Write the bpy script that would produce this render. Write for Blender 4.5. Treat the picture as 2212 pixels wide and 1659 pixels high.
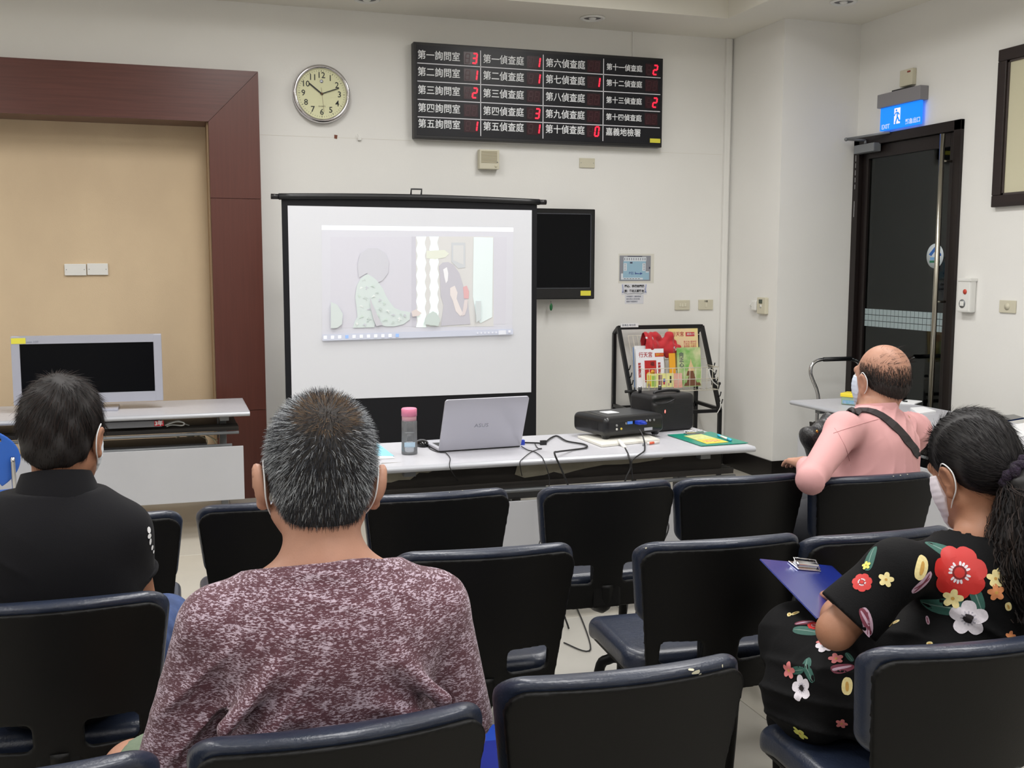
import bpy, bmesh, math, random
import numpy as np
from mathutils import Vector, Matrix
from mathutils.bvhtree import BVHTree
from mathutils import noise as mnoise
random.seed(7); RNG = np.random.default_rng(7)
for _o in list(bpy.data.objects): bpy.data.objects.remove(_o)
SC = bpy.context.scene
COL = SC.collection
PI = math.pi

# ------------------------------------------------------------------ camera
CF, CPITCH, CROLL, CYAW, CH = 2277.0, .110481, .00151, -.311934, 1.57
_fw = Vector((-math.sin(CYAW)*math.cos(CPITCH), math.cos(CYAW)*math.cos(CPITCH), -math.sin(CPITCH)))
_rt = Vector((math.cos(CYAW), math.sin(CYAW), 0)); _up = _rt.cross(_fw)
_r2 = _rt*math.cos(CROLL)+_up*math.sin(CROLL); _u2 = -_rt*math.sin(CROLL)+_up*math.cos(CROLL)
cam = bpy.data.objects.new('camera', bpy.data.cameras.new('camera')); COL.objects.link(cam)
cam.matrix_world = Matrix(((_r2.x,_u2.x,-_fw.x,0),(_r2.y,_u2.y,-_fw.y,0),(_r2.z,_u2.z,-_fw.z,CH),(0,0,0,1)))
cam.data.sensor_fit = 'HORIZONTAL'; cam.data.sensor_width = 36; cam.data.lens = CF/2212*36
cam.data.clip_start = .05; cam.data.clip_end = 100
SC.camera = cam
def at(x, y, Y=None, X=None, Z=None):
    """a point of the photograph put on a real plane of the room"""
    d = _fw*CF + _r2*(x-1106) - _u2*(y-829.5)
    t = Y/d.y if Y is not None else X/d.x if X is not None else (Z-CH)/d.z
    return Vector((0,0,CH)) + d*t

# ------------------------------------------------------------------ world, exposure
w = bpy.data.worlds.new('world'); SC.world = w; w.use_nodes = True
w.node_tree.nodes['Background'].inputs[0].default_value = (.62,.64,.66,1)
w.node_tree.nodes['Background'].inputs[1].default_value = .25
SC.view_settings.view_transform = 'Standard'; SC.view_settings.look = 'None'
SC.view_settings.gamma = 1; SC.view_settings.use_curve_mapping = False
SC.view_settings.exposure = 0.0
LAMP_W = 30
LAMP_COL = (1, .99, .99)
LAMPS = [(x, y) for x in (-2.3, .6, 2.75) for y in (-1.2, 1.3, 3.6, 5.4)]

# ------------------------------------------------------------------ materials
MC = {}
def srgb(c):
    return tuple(((v/255)/12.92 if v/255 <= .04045 else ((v/255+.055)/1.055)**2.4) for v in c[:3])
def M(name, col, rough=.6, metal=0, spec=.5, noise=None, bump=None, emit=None, coat=0, trans=0, sheen=0, ior=None):
    """noise=(scale xyz, amount) mottles the colour; bump=(scale, strength)"""
    if name in MC: return MC[name]
    m = bpy.data.materials.new(name); m.use_nodes = True; nt = m.node_tree
    b = nt.nodes['Principled BSDF']; c = srgb(col)
    b.inputs['Base Color'].default_value = (*c, 1); b.inputs['Roughness'].default_value = rough
    b.inputs['Metallic'].default_value = metal; b.inputs['Specular IOR Level'].default_value = spec
    if coat: b.inputs['Coat Weight'].default_value = coat; b.inputs['Coat Roughness'].default_value = .2
    if trans: b.inputs['Transmission Weight'].default_value = trans
    if ior: b.inputs['IOR'].default_value = ior
    if sheen: b.inputs['Sheen Weight'].default_value = sheen; b.inputs['Sheen Roughness'].default_value = .5
    if emit:
        b.inputs['Emission Color'].default_value = (*srgb(emit[0]), 1); b.inputs['Emission Strength'].default_value = emit[1]
    tc = None
    if noise or bump:
        tc = nt.nodes.new('ShaderNodeTexCoord')
    if noise:
        sc, am = noise[0], noise[1]
        mp = nt.nodes.new('ShaderNodeMapping'); mp.inputs['Scale'].default_value = sc if hasattr(sc, '__len__') else (sc,)*3
        n = nt.nodes.new('ShaderNodeTexNoise'); n.inputs['Scale'].default_value = 1; n.inputs['Detail'].default_value = 6
        mix = nt.nodes.new('ShaderNodeMixRGB'); mix.blend_type = 'MIX'
        mr = nt.nodes.new('ShaderNodeMapRange'); mr.inputs[1].default_value = .35; mr.inputs[2].default_value = .65
        c2 = srgb(noise[2]) if len(noise) > 2 else tuple(v*(1-am) for v in c)
        mix.inputs[1].default_value = (*c, 1); mix.inputs[2].default_value = (*c2, 1)
        nt.links.new(tc.outputs['Object'], mp.inputs[0]); nt.links.new(mp.outputs[0], n.inputs[0])
        nt.links.new(n.outputs[0], mr.inputs[0])
        nt.links.new(mr.outputs[0], mix.inputs[0]); nt.links.new(mix.outputs[0], b.inputs['Base Color'])
    if bump:
        n2 = nt.nodes.new('ShaderNodeTexNoise'); n2.inputs['Scale'].default_value = bump[0]; n2.inputs['Detail'].default_value = 4
        bp = nt.nodes.new('ShaderNodeBump'); bp.inputs['Strength'].default_value = bump[1]; bp.inputs['Distance'].default_value = .01
        nt.links.new(tc.outputs['Object'], n2.inputs[0]); nt.links.new(n2.outputs[0], bp.inputs['Height'])
        nt.links.new(bp.outputs[0], b.inputs['Normal'])
    MC[name] = m; return m

# ------------------------------------------------------------------ objects
def tag(o, label=None, cat=None, group=None, kind=None):
    if label: o['label'] = label
    if cat: o['category'] = cat
    if group: o['group'] = group
    if kind: o['kind'] = kind
    return o
def thing(name, label, cat, loc=(0,0,0), rz=0, group=None):
    o = bpy.data.objects.new(name, None); COL.objects.link(o); o.empty_display_size = .1
    o.location = loc; o.rotation_euler = (0,0,rz); return tag(o, label, cat, group)
def wmat(o):
    m = Matrix.Translation(o.location) @ o.rotation_euler.to_matrix().to_4x4()
    return (wmat(o.parent) @ m) if o.parent else m
def put(name, me, mat, parent=None, world=True, loc=None, smooth=None):
    """link a mesh; world=True: its coordinates are room coordinates"""
    o = bpy.data.objects.new(name, me); COL.objects.link(o)
    mats = mat if isinstance(mat, (list, tuple)) else [mat]
    for q in mats: me.materials.append(q)
    if smooth is not None:
        me.polygons.foreach_set('use_smooth', [smooth]*len(me.polygons))
    if parent:
        o.parent = parent
        if world: me.transform(wmat(parent).inverted())
    elif world:
        if loc is None:
            n = len(me.vertices); co = np.empty(n*3); me.vertices.foreach_get('co', co); co = co.reshape(-1,3)
            a, b = co.min(0), co.max(0); loc = ((a[0]+b[0])/2, (a[1]+b[1])/2, a[2])
        me.transform(Matrix.Translation(-Vector(loc))); o.location = loc
    elif loc is not None: o.location = loc
    return o
class B:
    """collects shapes into one mesh"""
    def __init__(s): s.bm = bmesh.new(); s.mi = 0
    def _add(s, vs, fs, mi=None, smooth=False):
        v = [s.bm.verts.new(p) for p in vs]; out = []
        for f in fs:
            try: g = s.bm.faces.new([v[i] for i in f])
            except ValueError: continue
            g.material_index = s.mi if mi is None else mi; g.smooth = smooth; out.append(g)
        return v, out
    def box(s, a, b, bev=0, mi=None, R=None, seg=2):
        a, b = Vector(a), Vector(b)
        lo = Vector([min(p, q) for p, q in zip(a, b)]); hi = Vector([max(p, q) for p, q in zip(a, b)])
        c = (lo+hi)/2
        vs = [Vector((x,y,z)) for x in (lo.x,hi.x) for y in (lo.y,hi.y) for z in (lo.z,hi.z)]
        fs = [(0,1,3,2),(4,6,7,5),(0,4,5,1),(2,3,7,6),(0,2,6,4),(1,5,7,3)]
        v, f = s._add(vs, fs, mi)
        if bev:
            es = list({e for q in f for e in q.edges})
            r = bmesh.ops.bevel(s.bm, geom=es, offset=bev, segments=seg, profile=.6, affect='EDGES')
            for q in r['faces']: q.material_index = s.mi if mi is None else mi
            v = list({x for q in r['faces'] for x in q.verts} | {x for x in v if x.is_valid})
        if R is not None:
            bmesh.ops.transform(s.bm, matrix=R, verts=[x for x in v if x.is_valid])
        return s
    def quad(s, p, mi=None): s._add(p, [tuple(range(len(p)))], mi); return s
    def prism(s, pts, d, mi=None):
        """polygon pts (3D) extruded by vector d"""
        n = len(pts); d = Vector(d); P = [Vector(p) for p in pts]
        vs = P + [p+d for p in P]
        fs = [tuple(range(n))[::-1], tuple(range(n, 2*n))] + [(i, (i+1) % n, n+(i+1) % n, n+i) for i in range(n)]
        s._add(vs, fs, mi); return s
    def tube(s, path, r, n=8, mi=None, closed=False, cap=True):
        P = [Vector(p) for p in path]; m = len(P); rs = r if hasattr(r, '__len__') else [r]*m
        rings = []; ref = None
        for i in range(m):
            if closed: t = P[(i+1) % m]-P[i-1]
            else: t = (P[min(i+1, m-1)]-P[max(i-1, 0)])
            t.normalize()
            if ref is None: ref = Vector((0,0,1)) if abs(t.z) < .9 else Vector((1,0,0))
            u = (ref - t*ref.dot(t)); 
            if u.length < 1e-4: u = t.orthogonal()
            u.normalize(); ref = u; w_ = t.cross(u)
            rings.append([P[i]+(u*math.cos(2*PI*k/n)+w_*math.sin(2*PI*k/n))*rs[i] for k in range(n)])
        vs = [p for q in rings for p in q]; fs = []
        for i in range(m if closed else m-1):
            j = (i+1) % m
            fs += [(i*n+k, i*n+(k+1) % n, j*n+(k+1) % n, j*n+k) for k in range(n)]
        if cap and not closed: fs += [tuple(range(n))[::-1], tuple((m-1)*n+k for k in range(n))]
        s._add(vs, fs, mi, True); return s
    def cyl(s, a, b, r, n=16, mi=None, r2=None):
        return s.tube([a, b], [r, r if r2 is None else r2], n, mi)
    def lathe(s, prof, n=24, axis=None, mi=None, smooth=True, cap=True):
        """prof: (radius, height) pairs, axis: Matrix placing +Z"""
        A = axis or Matrix.Identity(4); vs = []; fs = []
        for r, z in prof:
            for k in range(n): vs.append(A @ Vector((r*math.cos(2*PI*k/n), r*math.sin(2*PI*k/n), z)))
        for i in range(len(prof)-1):
            fs += [(i*n+k, i*n+(k+1) % n, (i+1)*n+(k+1) % n, (i+1)*n+k) for k in range(n)]
        if cap and prof[0][0] > 1e-5 and prof[1][0] > 1e-5: fs.append(tuple(range(n))[::-1])
        if cap and prof[-1][0] > 1e-5 and prof[-2][0] > 1e-5: fs.append(tuple((len(prof)-1)*n+k for k in range(n)))
        s._add(vs, fs, mi, smooth); return s
    def grid(s, f, nu, nv, mi=None, smooth=True):
        vs = [Vector(f(u/nu, v/nv)) for v in range(nv+1) for u in range(nu+1)]
        fs = [(v*(nu+1)+u, v*(nu+1)+u+1, (v+1)*(nu+1)+u+1, (v+1)*(nu+1)+u) for v in range(nv) for u in range(nu)]
        s._add(vs, fs, mi, smooth); return s
    def ball(s, c, r, n=12, mi=None):
        r = Vector(r) if hasattr(r, '__len__') else Vector((r,)*3); c = Vector(c)
        def f(u, v):
            a, b = 2*PI*u, PI*(v-.5); return (c.x+r.x*math.cos(a)*math.cos(b), c.y+r.y*math.sin(a)*math.cos(b), c.z+r.z*math.sin(b))
        return s.grid(f, n, n//2, mi)
    def put(s, name, mat, parent=None, world=True, loc=None):
        bmesh.ops.recalc_face_normals(s.bm, faces=s.bm.faces[:])
        me = bpy.data.meshes.new(name); s.bm.to_mesh(me); s.bm.free()
        return put(name, me, mat, parent, world, loc)
def rot(p, axis, ang):
    return Matrix.Translation(Vector(p)) @ Matrix.Rotation(ang, 4, axis) @ Matrix.Translation(-Vector(p))
def copy_tree(o, parent=None):
    c = o.copy(); COL.objects.link(c); c.parent = parent
    for ch in o.children: copy_tree(ch, c)
    return c
def spline(pts, n=8):
    """smooth path through points"""
    P = [Vector(p) for p in pts]; out = []
    for i in range(len(P)-1):
        a, b, c, d = P[max(i-1,0)], P[i], P[i+1], P[min(i+2, len(P)-1)]
        for k in range(n):
            t = k/n; out.append(.5*((2*b)+(-a+c)*t+(2*a-5*b+4*c-d)*t*t+(-a+3*b-3*c+d)*t**3))
    return out+[P[-1]]
# flat frames for lettering and print:  F_FRONT: x right, y up, facing the room (-Y)
def frame(o, xdir, ydir):
    x = Vector(xdir).normalized(); y = Vector(ydir).normalized(); z = x.cross(y)
    return Matrix(((x.x,y.x,z.x,o[0]),(x.y,y.y,z.y,o[1]),(x.z,y.z,z.z,o[2]),(0,0,0,1)))
def fwall(x, y, z): return frame((x,y,z), (1,0,0), (0,0,1))
def rwall(x, y, z): return frame((x,y,z), (0,-1,0), (0,0,1))
TEXTQ = []
def text(s, size, mat, parent, A, name='lettering', align='LEFT', bold=0, sx=1, shear=0, ext=.0004):
    TEXTQ.append((s, size, mat, parent, A, name, align, bold, sx, shear, ext))
def flush_text():
    objs = []
    for q in TEXTQ:
        c = bpy.data.curves.new('t', 'FONT'); c.body = q[0]; c.size = q[1]; c.align_x = q[6]; c.align_y = 'CENTER'
        c.resolution_u = 2; c.offset = q[7]; c.extrude = q[10]; c.shear = q[9]
        o = bpy.data.objects.new('t', c); COL.objects.link(o); objs.append(o)
    bpy.context.view_layer.update(); dg = bpy.context.evaluated_depsgraph_get()
    mes = [bpy.data.meshes.new_from_object(o.evaluated_get(dg)) for o in objs]
    for o, me, q in zip(objs, mes, TEXTQ):
        bpy.data.objects.remove(o); me.materials.clear(); me.name = q[5]
        me.transform(q[4] @ Matrix.Diagonal((q[8],1,1,1)))
        put(q[5], me, q[2], q[3])
def flat(pts, A, h=.0006):
    """thin flat print: 2D outline on frame A"""
    return [A @ Vector((p[0], p[1], h)) for p in pts]
def sticker(b, A, x0, y0, x1, y1, h=.0006, mi=None):
    b.prism([A @ Vector(p) for p in ((x0,y0,0),(x1,y0,0),(x1,y1,0),(x0,y1,0))], (A.to_3x3() @ Vector((0,0,h))), mi); return b

# ------------------------------------------------------------------ fields: smooth bodies, cloth, upholstery
def sstep(a, b, x): t = np.clip((x-a)/(b-a), 0, 1); return t*t*(3-2*t)
class Field:
    def __init__(s, lo, hi, res):
        s.lo = np.array(lo, float); s.res = res
        n = np.ceil((np.array(hi)-s.lo)/res).astype(int)+1; s.n = n
        s.f = np.full(n, .08, np.float32)
        s.ax = [(s.lo[i]+np.arange(n[i])*res).astype(np.float32) for i in range(3)]
    def sl(s, lo, hi):
        i0 = np.clip(np.floor((np.array(lo)-s.lo)/s.res).astype(int), 0, s.n); i1 = np.clip(np.ceil((np.array(hi)-s.lo)/s.res).astype(int)+1, 0, s.n)
        S = tuple(slice(a, b) for a, b in zip(i0, i1))
        X = s.ax[0][S[0]][:,None,None]; Y = s.ax[1][S[1]][None,:,None]; Z = s.ax[2][S[2]][None,None,:]
        return S, X, Y, Z
    def mix(s, S, d, k, op='add'):
        g = s.f[S]
        if op == 'add':
            if k > 0:
                h = np.maximum(k-np.abs(g-d), 0)/k; s.f[S] = np.minimum(g, d)-h*h*k*.25
            else: s.f[S] = np.minimum(g, d)
        elif op == 'cut':
            d = -d; h = np.maximum(k-np.abs(g-d), 0)/max(k,1e-6); s.f[S] = np.maximum(g, d)+h*h*k*.25
    def cap(s, a, b, ra, rb=None, k=.02, op='add', flat=False):
        rb = ra if rb is None else rb; a = np.array(a, float); b = np.array(b, float); m = max(ra, rb)+k+.03
        S, X, Y, Z = s.sl(np.minimum(a, b)-m, np.maximum(a, b)+m)
        if 0 in s.f[S].shape: return s
        ba = b-a; L = max(ba@ba, 1e-9)
        t = np.clip(((X-a[0])*ba[0]+(Y-a[1])*ba[1]+(Z-a[2])*ba[2])/L, 0, 1)
        d = np.sqrt((X-a[0]-t*ba[0])**2+(Y-a[1]-t*ba[1])**2+(Z-a[2]-t*ba[2])**2)-(ra+(rb-ra)*t)
        if flat: Ls = math.sqrt(L); d = np.maximum(d, ((X-b[0])*ba[0]+(Y-b[1])*ba[1]+(Z-b[2])*ba[2])/Ls)
        s.mix(S, d.astype(np.float32), k, op); return s
    def ell(s, c, r, R=None, k=.02, op='add'):
        c = np.array(c, float); r = np.array(r, float); m = r.max()+k+.03
        S, X, Y, Z = s.sl(c-m, c+m)
        if 0 in s.f[S].shape: return s
        x, y, z = X-c[0], Y-c[1], Z-c[2]
        if R is not None:
            x, y, z = (R[0][0]*x+R[1][0]*y+R[2][0]*z, R[0][1]*x+R[1][1]*y+R[2][1]*z, R[0][2]*x+R[1][2]*y+R[2][2]*z)
        k0 = np.sqrt((x/r[0])**2+(y/r[1])**2+(z/r[2])**2); k1 = np.sqrt((x/r[0]**2)**2+(y/r[1]**2)**2+(z/r[2]**2)**2)
        d = k0*(k0-1)/np.maximum(k1, 1e-6)
        s.mix(S, d.astype(np.float32), k, op); return s
    def func(s, fn, lo=None, hi=None, op='set', k=0):
        S, X, Y, Z = s.sl(lo if lo is not None else s.lo, hi if hi is not None else s.lo+(s.n-1)*s.res)
        d = fn(X, Y, Z, s.f[S])
        if op == 'set': s.f[S] = d
        else: s.mix(S, d, k, op)
        return s
    def plane(s, p, n, k=0, lo=None, hi=None):
        """keep what lies behind the plane through p with normal n"""
        n = np.array(n, float); n /= np.linalg.norm(n)
        S, X, Y, Z = s.sl(lo if lo is not None else s.lo, hi if hi is not None else s.lo+(s.n-1)*s.res)
        d = ((X-p[0])*n[0]+(Y-p[1])*n[1]+(Z-p[2])*n[2]).astype(np.float32)
        s.f[S] = np.maximum(s.f[S], d); return s
    def mesh(s, name='field'):
        f = s.f; ins = f < 0
        a = ins[:-1,:-1,:-1]; cnt = np.zeros(a.shape, np.int8)
        for dx in (0,1):
            for dy in (0,1):
                for dz in (0,1): cnt += ins[dx:dx+a.shape[0], dy:dy+a.shape[1], dz:dz+a.shape[2]]
        act = (cnt > 0) & (cnt < 8); idx = np.argwhere(act)
        vid = np.full(a.shape, -1, np.int32); vid[act] = np.arange(len(idx))
        acc = np.zeros((len(idx), 3)); num = np.zeros(len(idx))
        V = {}
        for c in [(i,j,k) for i in (0,1) for j in (0,1) for k in (0,1)]:
            V[c] = f[idx[:,0]+c[0], idx[:,1]+c[1], idx[:,2]+c[2]].astype(float)
        for ax in range(3):
            for c in V:
                if c[ax]: continue
                e = list(c); e[ax] = 1; e = tuple(e); va, vb = V[c], V[e]
                m = (va < 0) != (vb < 0); t = np.where(m, va/np.where(np.abs(va-vb) < 1e-9, 1, va-vb), 0)
                p = np.tile(np.array(c, float), (len(idx), 1)); p[:,ax] += t
                acc[m] += p[m]; num[m] += 1
        co = s.lo+(idx+acc/num[:,None])*s.res
        quads = []
        for ax in range(3):
            sl0 = [slice(None)]*3; sl1 = [slice(None)]*3; sl0[ax] = slice(0, -1); sl1[ax] = slice(1, None)
            A_, B_ = ins[tuple(sl0)], ins[tuple(sl1)]; ch = np.argwhere(A_ != B_)
            o1, o2 = (ax+1) % 3, (ax+2) % 3
            ok = (ch[:,o1] > 0) & (ch[:,o2] > 0) & (ch[:,o1] < s.n[o1]-1) & (ch[:,o2] < s.n[o2]-1); ch = ch[ok]
            q = []
            for d1, d2 in ((1,1),(0,1),(0,0),(1,0)):
                c = ch.copy(); c[:,o1] -= d1; c[:,o2] -= d2; q.append(vid[c[:,0], c[:,1], c[:,2]])
            q = np.stack(q, 1); flip = ~A_[ch[:,0], ch[:,1], ch[:,2]]
            q[flip] = q[flip][:, ::-1]; quads.append(q)
        q = np.concatenate(quads); me = bpy.data.meshes.new(name)
        me.vertices.add(len(co)); me.vertices.foreach_set('co', co.ravel().astype(np.float32))
        me.loops.add(q.size); me.loops.foreach_set('vertex_index', q.ravel())
        me.polygons.add(len(q)); me.polygons.foreach_set('loop_start', np.arange(0, q.size, 4)); me.polygons.foreach_set('loop_total', np.full(len(q), 4))
        me.update(calc_edges=True); me.polygons.foreach_set('use_smooth', [True]*len(q)); me.validate()
        return me
def crease(X, Y, Z, d, freq, seed=0, warp=1.0):
    """soft irregular cloth creases running across direction d"""
    r = np.random.default_rng(seed); a = r.uniform(-1, 1, (4,3))*9
    w1 = np.sin(a[0,0]*X+a[0,1]*Y+a[0,2]*Z+seed)+.6*np.sin(1.9*(a[1,0]*X+a[1,1]*Y+a[1,2]*Z)+2*seed)
    ph = freq*(d[0]*X+d[1]*Y+d[2]*Z)+warp*2.2*w1
    m = np.clip(.35+.5*np.sin(1.6*(a[2,0]*X+a[2,1]*Y+a[2,2]*Z)+seed)+.5*np.sin(1.3*(a[3,0]*X+a[3,1]*Y+a[3,2]*Z)), 0, 1)
    return ((1-np.abs(np.sin(ph)))**2-.3)*m
def bvh_of(me):
    return BVHTree.FromPolygons([v.co.copy() for v in me.vertices], [tuple(p.vertices) for p in me.polygons])
# ================================================================== THE ROOM
YF = 7.416          # front wall
XR = 4.80           # right wall
XC, YC = 4.17, 6.69 # the corner column
ZS, ZT = 3.31, 3.62 # lower ceiling ring, raised ceiling
XL, YB = -3.8, -3.0
m_wall = M('wall_paint', (232,231,227), .75, noise=((1.3,1.3,1.3), .03), bump=(60,.05))
m_ceil = M('ceiling_paint', (226,223,213), .8)
m_black = M('black_plastic', (18,19,22), .45)
m_base = M('black_baseboard_stone', (28,25,24), .25, noise=(9, .4))
m_white = M('white_plastic', (226,226,222), .4)
m_cream = M('cream_plastic', (204,199,178), .45)
m_chrome = M('chrome', (205,205,208), .14, metal=1)
m_steel = M('grey_painted_steel', (128,131,134), .4, metal=.3)
m_yellow = M('yellow_label_paper', (222,214,70), .6)
m_paper = M('white_paper', (235,236,238), .7)
m_ink = M('black_ink', (30,30,34), .6)
m_darkwood = M('dark_brown_timber', (38,26,25), .45, noise=((2,2,30), .3))

def structure(name, b, mat, parent=None, **k):
    o = b.put(name, mat, parent, **k)
    if parent is None: o['kind'] = 'structure'
    return o
structure('wall_front', B().box((.45,YF,0),(XC,YF+.15,ZS)).box((XL,YF,2.7),(.45,YF+.15,ZS)).box((XL-.15,YF,0),(-3.0,YF+.15,2.7)), m_wall)
structure('wall_column', B().box((XC,YC,0),(XR+.2,YF+.15,ZS)), m_wall)
DY0, DY1, DZ = 5.589, YC, 2.503
structure('wall_right', B().box((XR,YB,0),(XR+.2,DY0,ZS)).box((XR,DY0,DZ),(XR+.2,YC,ZS)), m_wall)
structure('wall_left', B().box((XL-.2,YB,0),(XL,YF+.15,ZS)), m_wall)
structure('wall_back', B().box((XL-.2,YB-.2,0),(XR+.2,YB,ZS)), m_wall)
rb = B()
TX0, TX1, TY0, TY1 = XL+1.0, 3.79, YB+1.0, 6.815
for a, b_ in (((XL-.2,TY1,ZS),(XR+.2,YF+.15,ZT+.1)), ((XL-.2,YB-.2,ZS),(XR+.2,TY0,ZT+.1)), ((XL-.2,TY0,ZS),(TX0,TY1,ZT+.1)), ((TX1,TY0,ZS),(XR+.2,TY1,ZT+.1))): rb.box(a, b_)
structure('ceiling', rb.box((TX0,TY0,ZT),(TX1,TY1,ZT+.1)), m_ceil)
# floor: slab with single tiles laid on it, thin recessed joints
floor = structure('floor', B().box((XL-.2,YB-.2,-.1),(XR+2.4,YF+.3,-.006)), M('tile_grout', (120,114,102), .8))
tile_mats = [M('floor_tile_%s' % n, c, .32, noise=((7,7,7), .05), coat=.15) for n, c in (('pale', (178,174,164)), ('warm', (180,175,163)), ('cool', (175,172,164)))]
TS = .80; tile_me = []
for q in range(3):
    tb = B().box((-TS/2+.0012,-TS/2+.0012,-.006),(TS/2-.0012,TS/2-.0012,0), bev=.0012, seg=1)
    me = bpy.data.meshes.new('tile'); tb.bm.to_mesh(me); tb.bm.free(); me.materials.append(tile_mats[q]); tile_me.append(me)
for i in range(-4, 6):
    for j in range(0, 10):
        cx, cy = 1.93+(i-.5)*TS, 1.10+(j-.5)*TS
        if cx < -2.6 or cx > XR+.3: continue
        o = bpy.data.objects.new('tile', tile_me[(i*7+j*5) % 3]); COL.objects.link(o); o.parent = floor
        o.location = Vector((cx, cy, 0))-floor.location
# baseboards
structure('baseboard_front', B().box((.6,YF-.014,0),(XC-.014,YF,.155), bev=.002), m_base)
structure('baseboard_column', B().box((XC-.014,YC-.014,0),(XC,YF-.014,.155), bev=.002).box((XC,YC-.014,0),(XR-.014,YC,.155), bev=.002), m_base)
structure('baseboard_right', B().box((XR-.014,YB,0),(XR,DY0,.155), bev=.002), m_base)
# conduits and paint seams on the front wall
structure('trim_2', B().box((4.105,YF-.03,.155),(4.15,YF,ZS), bev=.004).box((4.155,YF-.008,.155),(4.168,YF,ZS)), m_wall)
structure('trim_3', B().box((3.325,YF-.012,3.12),(3.337,YF,ZS)), m_wall)
structure('trim_4', B().box((.6,YF-.0012,2.453),(2.35,YF,2.4552)).box((2.35,YF-.0012,2.437),(4.1,YF,2.439)), M('wall_seam', (216,213,204), .8))
b = B(); b.prism([at(722,291,Y=YF-.001), at(729,292,Y=YF-.001), at(728,300,Y=YF-.001), at(722,299,Y=YF-.001)], (0,-.001,0))
tag(b.put('paint_chip', M('brown_chip', (120,70,52), .7)), 'small brown chipped patch on the wall below the clock', 'chip')
b = B(); hk = at(776,300,Y=YF); b.box(hk+Vector((-.012,-.02,-.012)), hk+Vector((.012,0,.012)), bev=.004); b.tube([hk+Vector((0,-.012,0)), hk+Vector((-.015,-.02,.03))], .003)
tag(b.put('wall_hook', m_white), 'tiny white hook on the wall right of the brown chip', 'hook')

# alcove surround: reddish timber boards standing proud of the wall, tan panel set back inside
m_wood = M('reddish_brown_veneer', (92,46,36), .38, noise=((60,60,2.5), .2, (86,42,32)), coat=.12)
m_woodh = M('reddish_brown_veneer_header', (92,50,44), .34, noise=((2.5,60,60), .2, (80,43,37)), coat=.2)
fr = thing('trim_1', None, None, (-1.2,7.42,0)); fr['kind'] = 'structure'
FY0, FY1 = 7.27, 7.59
ox, ix, oz, iz = .59, .267, 2.843, 2.508
G = .0015
z1, z2 = at(565,430,Y=FY0).z, at(573,885,Y=FY0).z
def board(pts, mat, parent=fr, name='board'):
    return B().prism([(p[0],FY0,p[1]) for p in pts], (0,FY1-FY0,0)).put(name, mat, parent)
board([(ix,0),(ox,0),(ox,z2-G),(ix,z2-G)], m_wood); board([(ix,z2+G),(ox,z2+G),(ox,z1-G),(ix,z1-G)], m_wood)
board([(ix,z1+G),(ox,z1+G),(ox,oz-G),(ix,iz-G)], m_wood)
board([(ix-G,iz),(ox-G,oz),(-1.5,oz),(-1.5,iz)], m_woodh); board([(-1.5-2*G,iz),(-1.5-2*G,oz),(-3.2,oz),(-2.9,iz)], m_woodh)
board([(-3.2,0),(-2.9,0),(-2.9,iz),(-3.2,oz-G)], m_wood)
m_tan = M('tan_wall_fabric', (212,190,158), .8, noise=((2,2,1.2), .05, (202,180,150)), bump=(150,.08))
for x0, x1 in ((-2.9,-1.32), (-1.317,ix)):
    B().box((x0,7.57,0),(x1,7.62,iz+.05)).put('panel', m_tan, fr)
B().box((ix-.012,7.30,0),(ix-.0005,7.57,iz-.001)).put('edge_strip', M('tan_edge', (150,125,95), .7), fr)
for n, (x0, x1, y0, y1) in enumerate(((139,187,570,595), (188,234,569,594))):
    a, c = at(x0,y0,Y=7.565), at(x1,y1,Y=7.565)
    t = thing('wall_plate', ('left' if n == 0 else 'right')+' one of two blank white wall plates on the tan alcove panel', 'wall plate', ((a.x+c.x)/2,7.57,c.z), group='blank plates on the tan panel')
    B().box((a.x,7.555,c.z),(c.x,7.57,a.z), bev=.003).put('plate', m_white, t)
    B().cyl((a.x+.012,7.5545,(a.z+c.z)/2),(a.x+.012,7.556,(a.z+c.z)/2),.003,8).cyl((c.x-.012,7.5545,(a.z+c.z)/2),(c.x-.012,7.556,(a.z+c.z)/2),.003,8).put('screws', m_steel, t)

# door at the right: dark frame, glass leaf, corridor behind
m_dark = M('dark_bronze_frame', (33,26,25), .35, metal=.3)
dr = thing('door_1', None, None, (XR,(DY0+DY1)/2,0)); dr['kind'] = 'structure'
b = B(); fw_ = .065
b.box((XR-.025,DY0,0),(XR+.2,DY0+fw_,DZ), bev=.003); b.box((XR-.025,DY1-fw_,0),(XR+.2,DY1,DZ), bev=.003); b.box((XR-.025,DY0,DZ-fw_),(XR+.2,DY1,DZ), bev=.003)
b.put('door_frame', m_dark, dr)
ly0, ly1 = DY0+fw_+.004, DY1-fw_-.004; sw = .062
b = B(); b.box((XR+.01,ly0,.005),(XR+.05,ly0+sw,DZ-fw_-.004), bev=.002); b.box((XR+.01,ly1-sw,.005),(XR+.05,ly1,DZ-fw_-.004), bev=.002)
b.box((XR+.01,ly0+sw,DZ-fw_-.09),(XR+.05,ly1-sw,DZ-fw_-.004)); b.box((XR+.01,ly0+sw,.005),(XR+.05,ly1-sw,.16))
b.put('door_leaf', m_dark, dr)
mg = bpy.data.materials.new('door_glass'); mg.use_nodes = True; nt = mg.node_tree; nt.nodes.clear()
go = nt.nodes.new('ShaderNodeOutputMaterial'); gt = nt.nodes.new('ShaderNodeBsdfTransparent'); gt.inputs[0].default_value = (.42,.46,.45,1)
gg = nt.nodes.new('ShaderNodeBsdfGlossy'); gg.inputs['Roughness'].default_value = .03; gg.inputs[0].default_value = (.85,.9,.9,1)
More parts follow.
